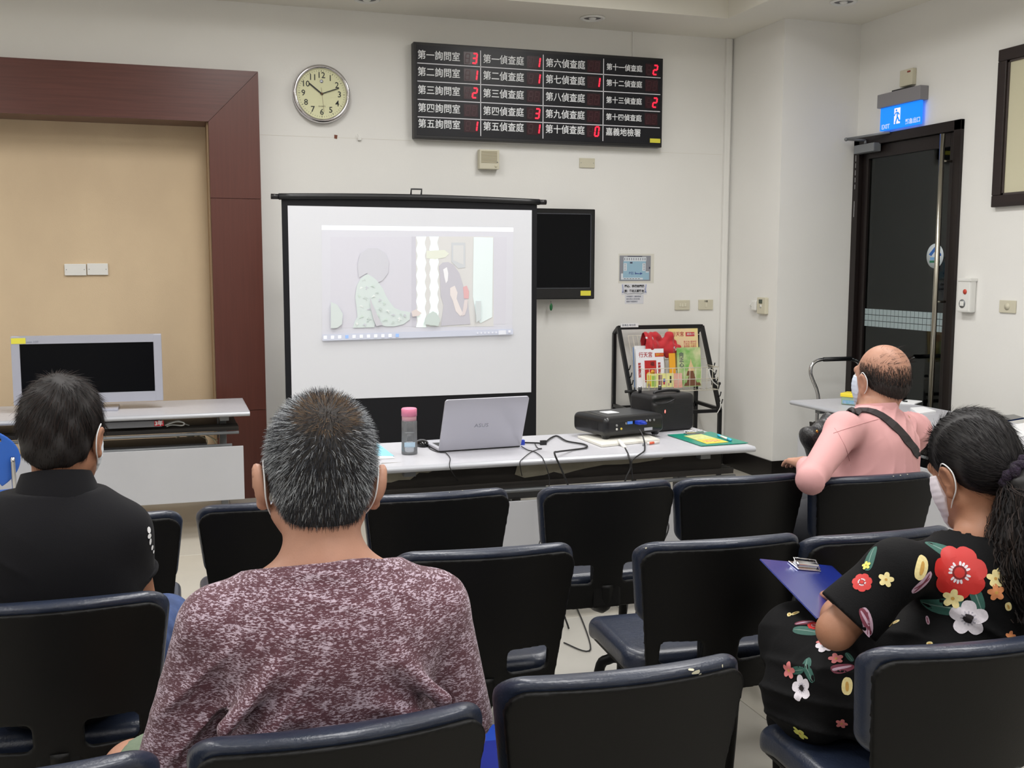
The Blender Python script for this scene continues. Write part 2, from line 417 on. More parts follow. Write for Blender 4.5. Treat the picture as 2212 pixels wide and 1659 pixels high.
fr_ = nt.nodes.new('ShaderNodeFresnel'); fr_.inputs[0].default_value = 1.5; gm = nt.nodes.new('ShaderNodeMixShader')
nt.links.new(fr_.outputs[0], gm.inputs[0]); nt.links.new(gt.outputs[0], gm.inputs[1]); nt.links.new(gg.outputs[0], gm.inputs[2]); nt.links.new(gm.outputs[0], go.inputs[0])
B().box((XR+.026,ly0+sw-.01,.15),(XR+.034,ly1-sw+.01,DZ-fw_-.08)).put('glass_pane', mg, dr)
b = B(); zz = [1.273,1.229,1.186,1.143]; cw = .0418
for r in range(3):
    for c in range(int((ly1-ly0-2*sw)/cw)):
        y = ly1-sw-.004-c*cw; b.box((XR+.0245,y-cw+.004,zz[r+1]+.004),(XR+.0262,y,zz[r]))
o = b.put('frosted_squares', M('frosted_film', (150,165,168), .6), dr); o['kind'] = 'stuff'
b = B(); hy = 5.694; hx = XR-.075
b.tube([(hx,hy,.35),(hx,hy,2.42)], .0165, 14)
for z in (.55,1.35,2.25): b.cyl((hx,hy,z),(XR+.012,hy,z),.008,8)
b.put('pull_bar', M('brushed_steel', (176,172,160), .25, metal=1), dr)
b = B(); A = rwall(XR+.0245,5.835,at(2008,553,X=XR).z); b.lathe([(.0815,0),(.0815,.0008)], 32, A)
o = b.put('round_sticker', M('sticker_white', (205,215,220), .5), dr)
b = B(); b.prism(flat([(-.06,.01),(-.005,.06),(.06,.012),(.06,-.0),(.03,-.0),(-.005,.028),(-.035,.0)], A, .001), A.to_3x3() @ Vector((0,0,.0005)))
b.put('sticker_roof_mark', M('sticker_blue', (40,96,170), .5), o)
b = B(); b.prism(flat([(-.05,-.045),(.05,-.045),(.05,-.03),(-.05,-.03)], A, .001), A.to_3x3() @ Vector((0,0,.0005)))
b.put('sticker_green_band', M('sticker_green', (40,110,80), .5), o)
b = B(); b.prism(flat([(-.045,-.028),(.045,-.028),(.045,-.008),(-.045,-.008)], A, .001), A.to_3x3() @ Vector((0,0,.0005)))
b.put('sticker_sky_band', M('sticker_sky', (110,160,205), .5), o)
# hinges: bright slivers at the left jamb
for py in ((335,348),(352,362),(367,378),(383,393),(398,408),(434,468)):
    a, c = at(1854,py[0],X=XR-.026), at(1854,py[1],X=XR-.026)
    B().box((XR-.028,DY1-.035,c.z),(XR-.0245,DY1-.028,a.z)).put('hinge_leaf', m_chrome, dr)
dc = thing('door_closer', 'grey hydraulic closer with folding arm at the top of the dark door', 'door closer', (XR,6.5,2.38))
b = B().box((XR-.07,6.40,2.385),(XR-.008,6.63,2.445), bev=.006); b.put('body', m_steel, dc)
B().tube([(XR-.03,6.55,2.445),(XR-.03,6.55,2.475)], .01).tube([(XR-.03,6.55,2.475),(XR-.15,6.61,2.485)], .009).tube([(XR-.15,6.61,2.488),(XR-.03,6.28,2.50)], .008).ball((XR-.15,6.61,2.485), .014).put('arm', m_steel, dc)
# corridor behind the glass
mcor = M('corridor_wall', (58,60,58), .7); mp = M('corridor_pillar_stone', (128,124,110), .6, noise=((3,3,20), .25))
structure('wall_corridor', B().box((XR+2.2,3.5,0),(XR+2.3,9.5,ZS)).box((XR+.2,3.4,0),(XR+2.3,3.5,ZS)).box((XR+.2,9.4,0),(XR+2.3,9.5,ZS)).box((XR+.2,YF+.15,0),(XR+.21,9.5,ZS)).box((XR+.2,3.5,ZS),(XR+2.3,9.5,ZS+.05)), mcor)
cp = structure('trim_5', B().box((5.8,7.60,0),(5.95,7.80,ZS)), mp)

cl = thing('added_corridor_lamp', 'unseen ceiling lamp added to brighten the corridor behind the dark glass door', 'ceiling lamp', (5.6,6.5,ZS))  # unseen lamp, added so the pillar shows through the glass
B().box((-.3,-.3,-.05),(.3,.3,0), bev=.01).put('lamp_frame', m_white, cl, world=False)
L = bpy.data.lights.new('added_corridor_light', 'AREA'); L.size = .5; L.energy = 7; L.color = (1,.97,.88); lo = bpy.data.objects.new('added_corridor_light', L); COL.objects.link(lo); lo.parent = cl; lo.location = (0,0,-.06)
# right wall fittings
pic = thing('picture_frame', 'dark brown picture frame with cream mount on the right wall beside the door', 'picture frame', (XR,4.7,1.93))
py0, py1, pz0, pz1 = 3.9, 5.29, 1.935, 2.866
b = B(); q = .07
for a, c in (((py0,pz0),(py1,pz0+q)),((py0,pz1-q),(py1,pz1)),((py0,pz0+q),(py0+q,pz1-q)),((py1-q,pz0+q),(py1,pz1-q))): b.box((XR-.035,a[0],a[1]),(XR,c[0],c[1]), bev=.006)
b.put('frame', m_darkwood, pic)
B().box((XR-.014,py0+q,pz0+q),(XR-.004,py1-q,pz1-q)).put('mount', M('cream_mount', (205,200,172), .35, coat=.6), pic)
b = B()
for a, c in (((py0+q,pz0+q),(py1-q,pz0+q+.012)),((py0+q,pz1-q-.012),(py1-q,pz1-q)),((py1-q-.012,pz0+q),(py1-q,pz1-q))): b.box((XR-.022,a[0],a[1]),(XR-.012,c[0],c[1]))
b.put('inner_beading', M('grey_beading', (70,62,60), .4), pic)
ex = thing('exit_sign', 'lit blue emergency exit sign with a running figure above the dark door', 'exit sign', (XR,6.17,2.51))
ya, yb = 6.372, 5.957
B().box((XR-.07,yb-.02,2.672),(XR,ya+.01,2.765), bev=.006).put('housing', M('grey_housing', (132,130,134), .5), ex)
B().box((XR-.05,yb+.1,2.765),(XR-.02,ya-.12,2.777)).put('mounting_slot', m_black, ex)
m_exb = M('exit_blue_glow', (10,110,225), .4, emit=((8,125,250), 1.0)); m_exw = M('exit_white_glow', (210,200,250), .4, emit=((215,200,255), 1.1)); m_exv = M('exit_violet_glow', (160,170,250), .4, emit=((160,175,255), 1.0))
B().box((XR-.045,yb,2.517),(XR-.025,ya,2.672), bev=.002).put('lit_panel', m_exb, ex)
A = rwall(XR-.046,ya,2.517); W_ = ya-yb
b = B(); b.prism(flat([(.152,.03),(.215,.03),(.215,.135),(.152,.135)], A), A.to_3x3() @ Vector((0,0,.0006))); b.put('doorway_mark', m_exw, ex)
b = B(); A2 = rwall(XR-.0475,ya,2.517); d = (-.0006,0,0)
b.lathe([(.0075,0),(.0075,.0008)], 16, A2 @ Matrix.Translation((.175,.12,0)))
def stroke(b, A, pts, w, h=.0008):
    for (x0,y0),(x1,y1) in zip(pts, pts[1:]):
        dx, dy = x1-x0, y1-y0; L = math.hypot(dx,dy) or 1; nx, ny = -dy/L*w/2, dx/L*w/2
        b.prism([A @ Vector((x0+nx,y0+ny,0)), A @ Vector((x0-nx,y0-ny,0)), A @ Vector((x1-nx,y1-ny,0)), A @ Vector((x1+nx,y1+ny,0))], A.to_3x3() @ Vector((0,0,h)))
stroke(b, A2, [(.155,.085),(.168,.104),(.192,.104),(.207,.088)], .009); stroke(b, A2, [(.185,.104),(.186,.072),(.168,.035),(.176,.03)], .012); stroke(b, A2, [(.188,.074),(.2,.06),(.203,.047),(.225,.048)], .011)
b.put('running_figure', m_exb, ex)
text('EXIT', .042, m_exv, ex, rwall(XR-.0465,ya-.02,2.54), bold=.001)
text('緊急出口', .038, m_exv, ex, rwall(XR-.0465,ya-.27,2.545), bold=.001)
jb = thing('junction_box', 'small cream junction box on the wall over the exit sign', 'junction box', (XR,6.13,2.79))
B().box((XR-.035,6.065,2.79),(XR,6.195,2.90), bev=.006).put('box', m_cream, jb); B().box((XR-.038,6.085,2.875),(XR-.035,6.115,2.885)).put('red_mark', M('red_mark', (140,60,45), .6), jb)
ds = thing('wall_dispenser', 'white wall unit with a red dot and a round grey button right of the door', 'dispenser', (XR,5.47,1.28))
B().box((XR-.05,5.41,1.29),(XR,5.53,1.50), bev=.012).box((XR-.055,5.405,1.485),(XR,5.52,1.505), bev=.004).put('body', m_white, ds)
B().lathe([(.016,0),(.016,.003)], 16, rwall(XR-.05,5.455,1.42)).put('red_dot', M('red_dot', (200,70,50), .5), ds)
B().lathe([(.027,0),(.027,.003)], 20, rwall(XR-.05,5.475,1.345)).put('button_ring', m_steel, ds); B().box((XR-.056,5.458,1.33),(XR-.053,5.492,1.36), bev=.002).put('button', m_white, ds)
so = thing('wall_socket', 'cream wall socket at the far right of the right wall', 'socket', (XR,5.14,1.3))
B().box((XR-.01,5.075,1.300),(XR,5.205,1.375), bev=.003).put('plate', m_cream, so); B().lathe([(.022,0),(.022,.002)], 16, rwall(XR-.01,5.14,1.338)).put('socket_face', M('cream_light', (205,200,178), .5), so)
th = thing('thermostat', 'cream thermostat with a small dark display on the side of the corner column', 'thermostat', (XC,6.86,1.22))
B().box((XC-.03,6.80,1.228),(XC,6.915,1.35), bev=.006).put('body', m_cream, th); B().box((XC-.032,6.84,1.305),(XC-.03,6.885,1.335)).put('display', M('dark_green_display', (62,72,62), .3), th)
B().lathe([(.012,0),(.012,.002)], 16, frame((XC-.03,6.86,1.285),(0,-1,0),(0,0,1))).put('knob', m_white, th)
sk = thing('plug_adapter', 'white plastic holder clipped beside the thermostat on the column', 'holder', (XC,6.96,1.25))
B().box((XC-.035,6.93,1.25),(XC,6.99,1.325), bev=.01).tube([(XC-.02,6.99,1.31),(XC-.03,7.02,1.29),(XC-.02,7.0,1.262)], .006).put('holder_body', m_white, sk)

# ceiling fittings
dl_me = None
m_can = M('downlight_inside', (95,95,98), .5)
for n, (x, y) in enumerate(((2.875,7.089),(1.279,7.07),(4.27,6.15),(-.32,7.07))):
    lab = ['unlit recessed downlight in the lowered ceiling above the display board','unlit recessed downlight in the lowered ceiling above the clock','unlit recessed downlight in the lowered ceiling near the exit door','unlit recessed downlight above the tan alcove'][n]
    t = thing('downlight', lab, 'downlight', (x,y,ZS), group='recessed downlights')
    B().lathe([(.088,-.001),(.088,-.008),(.075,-.014),(.066,-.008),(.062,-.002)], 28).put('trim_ring', m_white, t, world=False)
    B().lathe([(.0,-.003),(.062,-.003)], 28).put('reflector', m_can, t, world=False)
    B().ball((0,0,-.006), (.028,.028,.012), 12).put('bulb', m_white, t, world=False)
m_lamp = M('lamp_diffuser', (250,248,240), .5, emit=((255,250,238), 2.0))
for n, (x, y) in enumerate(LAMPS):
    t = thing('ceiling_lamp', 'recessed ceiling lamp panel, %s column, %s row counted from the front wall' % (('left','middle','right')[n//4], ('fourth','third','second','first')[n%4]), 'ceiling lamp', (x,y,ZT), group='ceiling lamp panels')
    B().box((-.31,-.61,-.03),(.31,.61,0), bev=.004).put('lamp_frame', m_white, t, world=False)
    B().box((-.28,-.58,-.034),(.28,.58,-.028)).put('diffuser', m_lamp, t, world=False)
    L = bpy.data.lights.new('lamp_light', 'AREA'); L.shape = 'RECTANGLE'; L.size = .56; L.size_y = 1.16; L.energy = LAMP_W; L.color = LAMP_COL; L.spread = 2.85
    lo = bpy.data.objects.new('lamp_light', L); COL.objects.link(lo); lo.parent = t; lo.location = (0,0,-.045)
# ================================================================== ON THE FRONT WALL
# number display board
YP = 7.34
bx0, bx1 = at(894,195,Y=YP).x, at(1431,220,Y=YP).x; bz1, bz0 = at(1160,108,Y=YP).z, at(1160,308,Y=YP).z
pn = thing('number_display', 'long black number display board with white Chinese lettering and red digits', 'display board', ((bx0+bx1)/2,YF,bz0))
m_board = M('board_black', (22,23,30), .34, spec=.35); m_edge = M('board_edge', (20,20,24), .4)
b = B(); b.box((bx0,YP,bz0),(bx1,YF,bz1), bev=.004); b.put('cabinet', m_edge, pn)
B().box((bx0+.02,YP-.002,bz0+.02),(bx1-.012,YP+.002,bz1-.02)).put('front_sheet', m_board, pn)
m_line = M('white_line', (225,225,232), .5); m_txt = M('white_lettering', (240,242,245), .5)
vx = [at(p,200,Y=YP).x for p in (1038,1173,1303)]
hz = [at(897,q,Y=YP).z for q in (135.8,174.7,214.3,252)]
b = B()
for x in vx: b.box((x-.003,YP-.003,bz0+.03),(x+.003,YP-.001,bz1-.03))
for z in hz: b.box((bx0+.025,YP-.003,z-.003),(bx1-.02,YP-.001,z+.003))
b.put('white_rules', m_line, pn)
rows = [bz1-.035]+hz+[bz0+.035]
colx = [at(p,200,Y=YP).x for p in (902,1043,1178,1309)]
wx = [at(p,200,Y=YP).x for p in (1017,1152.5,1282,1407)]
num = '一二三四五六七八九十'
vals = [['3','1','2','','1'],['1','1','','3','1'],['','1','','','0'],['2','','2','',None]]
m_win = M('dark_red_window', (52,20,30), .25); m_off = M('unlit_segment', (66,26,36), .35)
m_led = M('red_led', (255,40,60), .4, emit=((255,28,58), 1.5))
SEG = {'0':'abcdef','1':'bc','2':'abged','3':'abgcd','8':'abcdefg'}
def seven(b, A, ch, w, h, t):
    S = {'a':((0,h),(w,h)),'b':((w,h),(w,h/2)),'c':((w,h/2),(w,0)),'d':((0,0),(w,0)),'e':((0,0),(0,h/2)),'f':((0,h/2),(0,h)),'g':((0,h/2),(w,h/2))}
    for s in SEG[ch]:
        p, q = S[s]; p = (p[0]+p[1]*.13, p[1]); q = (q[0]+q[1]*.13, q[1])
        p2 = (p[0]+(q[0]-p[0])*.06, p[1]+(q[1]-p[1])*.06); q2 = (q[0]-(q[0]-p[0])*.06, q[1]-(q[1]-p[1])*.06)
        stroke(b, A, [p2, q2], t, .001)
for c in range(4):
    for r in range(5):
        zc = (rows[r]+rows[r+1])/2 + (.004 if r < 4 else .01)
        if c < 2: s = '第'+num[r if c < 2 else r]+('詢問室' if c == 0 else '偵查庭')
        elif c == 2: s = '第'+num[5+r]+'偵查庭'
        else: s = '第十'+num[r]+'偵查庭' if r < 4 else '嘉義地檢署'
        sz = .0605 if len(s) == 5 else .0475
        if c == 3 and r == 4: sz = .056
        text(s, sz*1.08, m_txt, pn, fwall(colx[c], YP-.0025, zc-.004), name='room_lettering', bold=.0006, sx=.94)
        v = vals[c][r]
        if v is None: continue
        wb = B().box((wx[c]-.052,YP-.0035,zc-.047),(wx[c]+.052,YP-.0015,zc+.039)).put('digit_window', m_win, pn)
        for k in range(2):
            A = fwall(wx[c]-.042+k*.047, YP-.0045, zc-.036)
            if k == 0 or not v:
                g = B(); seven(g, A, '8', .029, .062, .006); g.put('unlit_digit', m_off, wb)
            else:
                A = fwall(wx[c]-.038+k*.047, YP-.0055, zc-.036)
                g = B(); seven(g, A, v, .029 if v != '1' else .031, .066, .0105); g.put('lit_digit', m_led, wb)
a = at(1404,299,Y=YP-.003); c = at(1426,309,Y=YP-.003)
B().box((a.x,YP-.0045,c.z),(c.x,YP-.002,a.z)).put('yellow_label', m_yellow, pn)

# clock
cc = at(695.5,202,Y=YF-.05); cr = .196
ck = thing('wall_clock', 'round chrome-rimmed wall clock with a cream dial showing ten past ten', 'clock', (cc.x,YF,cc.z))
A = fwall(cc.x, YF, cc.z)
B().lathe([(.172,.005),(.19,.008),(.197,.028),(.192,.048),(.18,.056),(.17,.05),(.166,.036)], 56, A, cap=False).put('rim', M('clock_chrome', (215,213,216), .16, metal=1), ck)
dial = B().lathe([(0,.034),(.168,.034)], 56, A).put('dial', M('cream_dial', (222,222,182), .5), ck)
m_num = M('clock_ink', (32,36,36), .5)
for h in range(1, 13):
    t = h*PI/6; R = .122
    text(str(h), .056, m_num, dial, fwall(cc.x+R*math.sin(t)-(.001 if h != 11 else -.002), YF-.0355, cc.z+R*math.cos(t)), name='numeral', align='CENTER', bold=.0004)
b = B()
for k in range(60):
    t = k*PI/30; L = .012 if k % 5 == 0 else .008
    p = fwall(cc.x, YF-.0352, cc.z) ; stroke(b, p, [((.157-L)*math.sin(t),(.157-L)*math.cos(t)),(.157*math.sin(t),.157*math.cos(t))], .003 if k % 5 == 0 else .0016, .0004)
b.put('minute_marks', m_num, dial)
b = B(); A1 = fwall(cc.x, YF-.04, cc.z); a_ = -52*PI/180; stroke(b, A1, [(-.01*math.sin(a_),-.01*math.cos(a_)),(.105*math.sin(a_),.105*math.cos(a_))], .009, .001); b.put('hour_hand', m_num, ck)
b = B(); A1 = fwall(cc.x, YF-.043, cc.z); a_ = 70*PI/180; stroke(b, A1, [(-.01*math.sin(a_),-.01*math.cos(a_)),(.125*math.sin(a_),.125*math.cos(a_))], .006, .001); b.put('minute_hand', m_num, ck)
b = B(); A1 = fwall(cc.x, YF-.046, cc.z); a_ = 174*PI/180; stroke(b, A1, [(-.04*math.sin(a_),-.04*math.cos(a_)),(.12*math.sin(a_),.12*math.cos(a_))], .0018, .0008); b.lathe([(.007,0),(.007,.003)], 14, A1); b.put('second_hand', M('brown_hand', (110,80,60), .5), ck)
B().lathe([(.012,0),(.011,.003),(0,.004)], 14, fwall(cc.x, YF-.036, cc.z+.083)).put('round_emblem', M('silver_emblem', (200,205,215), .2, metal=.8), dial)
text('QUARTZ', .012, M('grey_ink', (120,118,100), .6), dial, fwall(cc.x, YF-.0352, cc.z-.083), align='CENTER', sx=1.0)

# wall speaker and blank plate
a, c = at(1036,322,Y=YF-.06), at(1079,366,Y=YF-.06)
ws = thing('wall_speaker', 'small beige wall speaker with a slotted grille under the display board', 'wall speaker', ((a.x+c.x)/2,YF,c.z))
B().box((a.x,YF-.06,c.z),(c.x,YF,a.z), bev=.006).put('case', m_cream, ws)
b = B()
for k in range(11): b.box((a.x+.012,YF-.0625,a.z-.016-k*.0078),(c.x-.018,YF-.0595,a.z-.013-k*.0078))
b.put('grille_slots', M('grille_brown', (158,148,118), .6), ws)
B().lathe([(.008,0),(.007,.008)], 14, fwall(c.x-.028, YF-.06, c.z+.022)).put('volume_knob', M('knob_cream', (214,208,184), .5), ws)
B().lathe([(.004,0),(.004,.004)], 8, fwall(c.x-.016, YF-.06, c.z+.05)).put('screw', m_steel, ws)
def plate(x0, x1, y0, y1, label, grp=None, kind=None, name='wall_plate', cat='wall plate'):
    a, c = at(x0,y0,Y=YF-.01), at(x1,y1,Y=YF-.01)
    t = thing(name, label, cat, ((a.x+c.x)/2,YF,c.z), group=grp)
    B().box((a.x,YF-.011,c.z),(c.x,YF,a.z), bev=.004).put('plate', m_cream, t)
    mx, mz = (a.x+c.x)/2, (a.z+c.z)/2
    m2 = M('switch_cream', (214,210,190), .4)
    if kind == 1:
        for d in (-.022,0,.022): B().box((mx+d-.008,YF-.015,mz-.013),(mx+d+.008,YF-.010,mz+.013), bev=.0015).put('rocker', m2, t)
    if kind == 2:
        B().box((mx-.008,YF-.016,mz-.018),(mx+.008,YF-.010,mz+.012), bev=.0015).put('rocker', m2, t)
        text('冷氣', .016, m_ink, t, fwall(mx, YF-.0118, mz+.026), align='CENTER')
    if kind == 0:
        B().cyl((a.x+.012,YF-.0118,mz),(a.x+.012,YF-.0105,mz),.003,8).cyl((c.x-.012,YF-.0118,mz),(c.x-.012,YF-.0105,mz),.003,8).put('screws', m_steel, t)
    return t
plate(1252,1285,341,363, 'blank cream wall plate on the bare wall under the display board', kind=0)
plate(1458.5,1490,648.5,669.5, 'cream switch plate with three small rockers above the magazine rack', kind=1, name='light_switch', cat='switch')
plate(1509.5,1540,647.5,669, 'cream single switch plate with a small black inscription, nearest the corner', kind=2, name='light_switch', cat='switch')

# parking map and notices
YN = YF-.0012
a, c = at(1338,548,Y=YN), at(1412,611,Y=YN)
mp_ = thing('parking_map', 'grey and blue floor map print taped to the wall beside the television', 'poster', ((a.x+c.x)/2,YF,c.z))
B().box((a.x-.005,YN,c.z),(c.x,YF,a.z)).put('plastic_sleeve', M('clear_sleeve', (214,212,202), .2), mp_)
e0, e1 = at(1338.5,552,Y=YN), at(1405,607,Y=YN); MW, MH = e1.x-e0.x, e0.z-e1.z
A = fwall(e0.x, YN-.0002, e1.z)
def U(x, y): return (x*MW, y*MH)
b = B(); sticker(b, A, 0, 0, MW, MH); b.put('grey_sheet', M('map_grey', (140,142,150), .6), mp_)
A = fwall(e0.x, YN-.001, e1.z); b = B()
b.prism(flat([U(*p) for p in ((.05,.05),(.95,.05),(.95,.38),(.84,.38),(.84,.78),(.12,.78),(.12,.30),(.05,.30))], A, 0), (0,-.0005,0)); b.put('blue_area', M('map_blue', (150,185,205), .6), mp_)
A = fwall(e0.x, YN-.0016, e1.z); b = B()
for q in ((.13,.78,.85,.95),(.13,.40,.23,.70),(.73,.40,.83,.70),(.05,.06,.75,.13),(.05,.13,.11,.30),(.84,.34,.94,.38)): sticker(b, A, *U(q[0],q[1]), *U(q[2],q[3]), .0004)
b.put('white_bays', M('map_white', (214,220,226), .6), mp_)
A = fwall(e0.x, YN-.0022, e1.z); b = B()
for k in range(10): sticker(b, A, *U(.155+k*.072,.82), *U(.172+k*.072,.91), .0003)
for k in range(4): sticker(b, A, *U(.15,.44+k*.07), *U(.2,.455+k*.07), .0003); sticker(b, A, *U(.76,.44+k*.07), *U(.81,.46+k*.07), .0003)
for k in range(6): sticker(b, A, *U(.14+k*.09,.085), *U(.2+k*.09,.105), .0003)
sticker(b, A, *U(.25,.955), *U(.72,.985), .0003); sticker(b, A, *U(.33,.69), *U(.41,.75), .0003); sticker(b, A, *U(.94,.48), *U(.98,.56), .0003)
b.put('map_marks', M('map_dark', (62,64,84), .6), mp_)
b = B(); b.prism(flat([U(*p) for p in ((.48,.32),(.66,.30),(.66,.34),(.74,.30),(.66,.25),(.66,.28),(.52,.28))], A, 0), (0,-.0004,0)); b.put('arrow', M('map_navy', (60,80,150), .6), mp_)
text('P出 2', .026, M('map_navy', (60,80,150), .6), mp_, fwall(e0.x+.30*MW, YN-.0022, e1.z+.31*MH))
a, c = at(1343,613,Y=YN), at(1397,636,Y=YN)
n1 = thing('notice', 'white notice with bold black characters in an ornate frame under the map', 'notice', ((a.x+c.x)/2,YF,c.z))
B().box((a.x,YN,c.z),(c.x,YF,a.z)).put('sheet', M('notice_paper', (214,216,222), .6), n1)
x0, x1, zz1, zz0 = a.x+.018, c.x-.018, a.z-.006, c.z+.004
stk = B(); A = fwall(0, YN-.0004, 0); stroke(stk, A, [(x0,zz1-.04),(x0,zz0+.01),(x0+.03,zz0),((x0+x1)/2,zz0+.004),(x1-.03,zz0),(x1,zz0+.012),(x1,zz1-.03)], .0022, .0004); stk.put('ornate_border', m_ink, n1)
text('愛心．手機充電機', .0205, m_ink, n1, fwall((x0+x1)/2, YN-.0008, zz1-.014), align='CENTER', bold=.0009)
text('至：樓北工服務台', .0205, m_ink, n1, fwall((x0+x1)/2, YN-.0008, zz0+.022), align='CENTER', bold=.0009)
m_lil = M('pale_blue_print', (150,160,205), .6)
for px_, sgn in ((a.x+.006, 1), (c.x-.006, -1)):
    s = B(); stroke(s, A, [(px_,zz1),(px_+.006*sgn,(zz0+zz1)/2),(px_,zz0+.01),(px_+.01*sgn,zz0+.02)], .006, .0004); s.put('side_ornament', m_lil, n1)
a, c = at(1350,637,Y=YN), at(1390,656,Y=YN)
n2 = thing('notice', 'lower small white slip with three faint grey lines of writing under the map', 'notice', ((a.x+c.x)/2,YF,c.z))
B().box((a.x,YN,c.z),(c.x,YF,a.z)).put('sheet', M('notice_paper', (214,216,222), .6), n2)
m_gink = M('grey_print', (135,140,155), .6)
for k, s in enumerate(('充電機於二樓服務處','請先登記 使用完畢','請隨手歸還原位')): text(s, .0135, m_gink, n2, fwall(a.x+.012, YN-.0008, a.z-.013-k*.0195))

# television
tx0, tx1, tz0, tz1 = 1.87, at(1285,550,Y=7.30).x, at(1284,646,Y=7.30).z, at(1285,452,Y=7.30).z
tv = thing('television', 'black wall television partly hidden behind the projection screen', 'television', ((tx0+tx1)/2,YF,tz0))
m_gloss = M('gloss_black', (10,11,15), .15, spec=.4); m_panel = M('screen_black', (3,4,8), .3, spec=.15)
B().box((tx0,7.30,tz0),(tx1,7.365,tz1), bev=.008).put('bezel', m_gloss, tv)
B().box((tx0+.045,7.2975,tz0+.085),(tx1-.038,7.3005,tz1-.04)).put('screen_panel', m_panel, tv)
b = B()
for q in (((tx0+.038,tz1-.04),(tx1-.032,tz1-.034)),((tx0+.038,tz0+.079),(tx1-.032,tz0+.085)),((tx1-.038,tz0+.079),(tx1-.032,tz1-.034))): b.box((q[0][0],7.296,q[0][1]),(q[1][0],7.301,q[1][1]))
b.put('inner_edge', M('dark_grey_edge', (60,62,70), .3), tv)
B().box((tx0+.3,7.365,tz0+.15),(tx1-.3,YF-.003,tz1-.15)).put('wall_bracket', m_black, tv)
a, c = at(1254,628,Y=7.298), at(1276,638.5,Y=7.298)
B().box((a.x,7.2965,c.z),(c.x,7.2985,a.z)).put('yellow_label', m_yellow, tv)
b = B(); p = at(1190,650,Y=7.33); b.tube([p, p+Vector((.002,0,-.02))], .0015); b.ball(p+Vector((.002,0,-.045)), (.012,.006,.028), 10)
tag(b.put('hanging_tag', M('green_tag', (22,100,52), .4)), 'small green oval tag hanging under the television', 'tag')

# projection screen on its floor case
YS = 6.45
sx0, sx1 = at(626,660,Y=YS).x, at(1148,660,Y=YS).x
st, sb = at(880,449,Y=YS).z, at(880,857,Y=YS).z
ps = thing('projection_screen', 'portable pull-up projection screen with black borders standing on the floor', 'projection screen', ((sx0+sx1)/2,YS,0))
m_scr = M('screen_fabric', (214,216,222), .7); m_blk = M('screen_border', (10,11,17), .6, spec=.3)
bw = .036
def sag(u): return .013*math.sin(PI*u)**1.0
B().grid(lambda u, v: (sx0-bw+(sx1-sx0+2*bw)*u, YS+.002, .22+(st+.045+sag(u)-.22)*v), 24, 8).put('border_fabric', m_blk, ps)
fab = B().box((sx0,YS-.0015,sb),(sx1,YS+.001,st)).put('white_fabric', m_scr, ps)
B().tube([(sx0-bw-.015+(sx1-sx0+2*bw+.03)*k/20, YS, st+.052+sag(k/20)) for k in range(21)], .019, 12).put('top_rod', m_black, ps)
b = B()
for sx_, x in ((-1, sx0-bw-.015), (1, sx1+bw+.015)): b.cyl((x,YS,st+.052),(x+sx_*.045,YS,st+.052),.016,12)
b.put('end_caps', M('black_cap', (26,24,26), .4), ps)
hx = at(899,430,Y=YS).x; z0 = st+.06
b = B(); b.tube([(hx-.035,YS,z0),(hx-.03,YS,z0+.055),(hx+.035,YS,z0+.055),(hx+.03,YS,z0)], .006, 8); b.box((hx-.03,YS-.012,z0-.005),(hx+.03,YS+.012,z0+.022), bev=.004); b.put('carry_handle', m_black, ps)
B().box((sx0-.09,YS-.055,.07),(sx1+.09,YS+.055,.22), bev=.015).put('floor_case', m_black, ps)
b = B()
for x in (sx0+.1, sx1-.1): b.box((x-.02,YS-.22,.0),(x+.02,YS+.22,.035), bev=.006); b.box((x-.02,YS-.03,.03),(x+.02,YS+.03,.08))
b.put('feet', m_black, ps)
b = B()
mx = (sx0+sx1)/2
b.tube([(mx-.35,YS+.04,.2),(mx+.25,YS+.05,.9),(mx-.25,YS+.05,1.55),(mx,YS+.03,st+.05)], .011, 8); b.tube([(mx+.35,YS+.065,.2),(mx-.25,YS+.07,.9),(mx+.25,YS+.07,1.55),(mx,YS+.05,st+.05)], .011, 8)
b.put('scissor_support', M('aluminium', (150,152,155), .35, metal=.8), ps)
# projected picture: projector light put into colour and glow of thin flat areas
ci = [0]
def proj(name, col, pts, em=.16, rough=.7):
    """pts are photograph positions on the screen plane"""
    ci[0] += 1; q_ = 1 if em > .3 else .55; col = tuple(int(c*q_+t*(1-q_)) for c, t in zip(col, (207,208,214))); em *= .6; y = YS-.002-.0003*ci[0]
    m = M('projected_%s_%d' % (name, ci[0]), col, rough, emit=(col, em))
    B().prism([(q.x, y, q.z) for q in (at(px_,py_,Y=YS-.003) for px_, py_ in pts)], (0,-.0002,0)).put(name, m, fab)
proj('projected_desktop', (212,213,224), [(695,488),(1109,493),(1107,721),(696,736)], .12)
proj('title_bar', (250,251,255), [(695,487),(1109,492),(1109,500.5),(695,496.5)], .55)
proj('video_background', (209,209,222), [(714,512),(1095,512),(1092,700),(714,709)], .10)
proj('room_wall', (214,213,208), [(890,511),(1066,511),(1066,705),(890,706)], .14)
proj('dark_doorway', (196,195,210), [(889,511),(898,511),(900,706),(889,706)], .08)
def col_(x0, x1, y0, y1):
    L, R = [], []; n = 14
    for k in range(n*3+1):
        t = k/(n*3); w_ = 1.6*math.cos(t*7*2*PI); L.append((x0-w_, y0+(y1-y0)*t)); R.append((x1+w_, y0+(y1-y0)*t))
    return L+R[::-1]
proj('pale_column', (236,248,246), col_(900.5,919,511,707), .35)
proj('pale_column', (236,248,246), col_(929,946,511,703), .35)
proj('lamp_shade', (226,232,206), [(921,542),(960,540),(970,548),(962,556),(940,560),(921,558)], .2)
proj('picture_on_wall', (196,202,206), [(975,524),(1005,524),(1005,578),(990,580),(975,565)], .1)
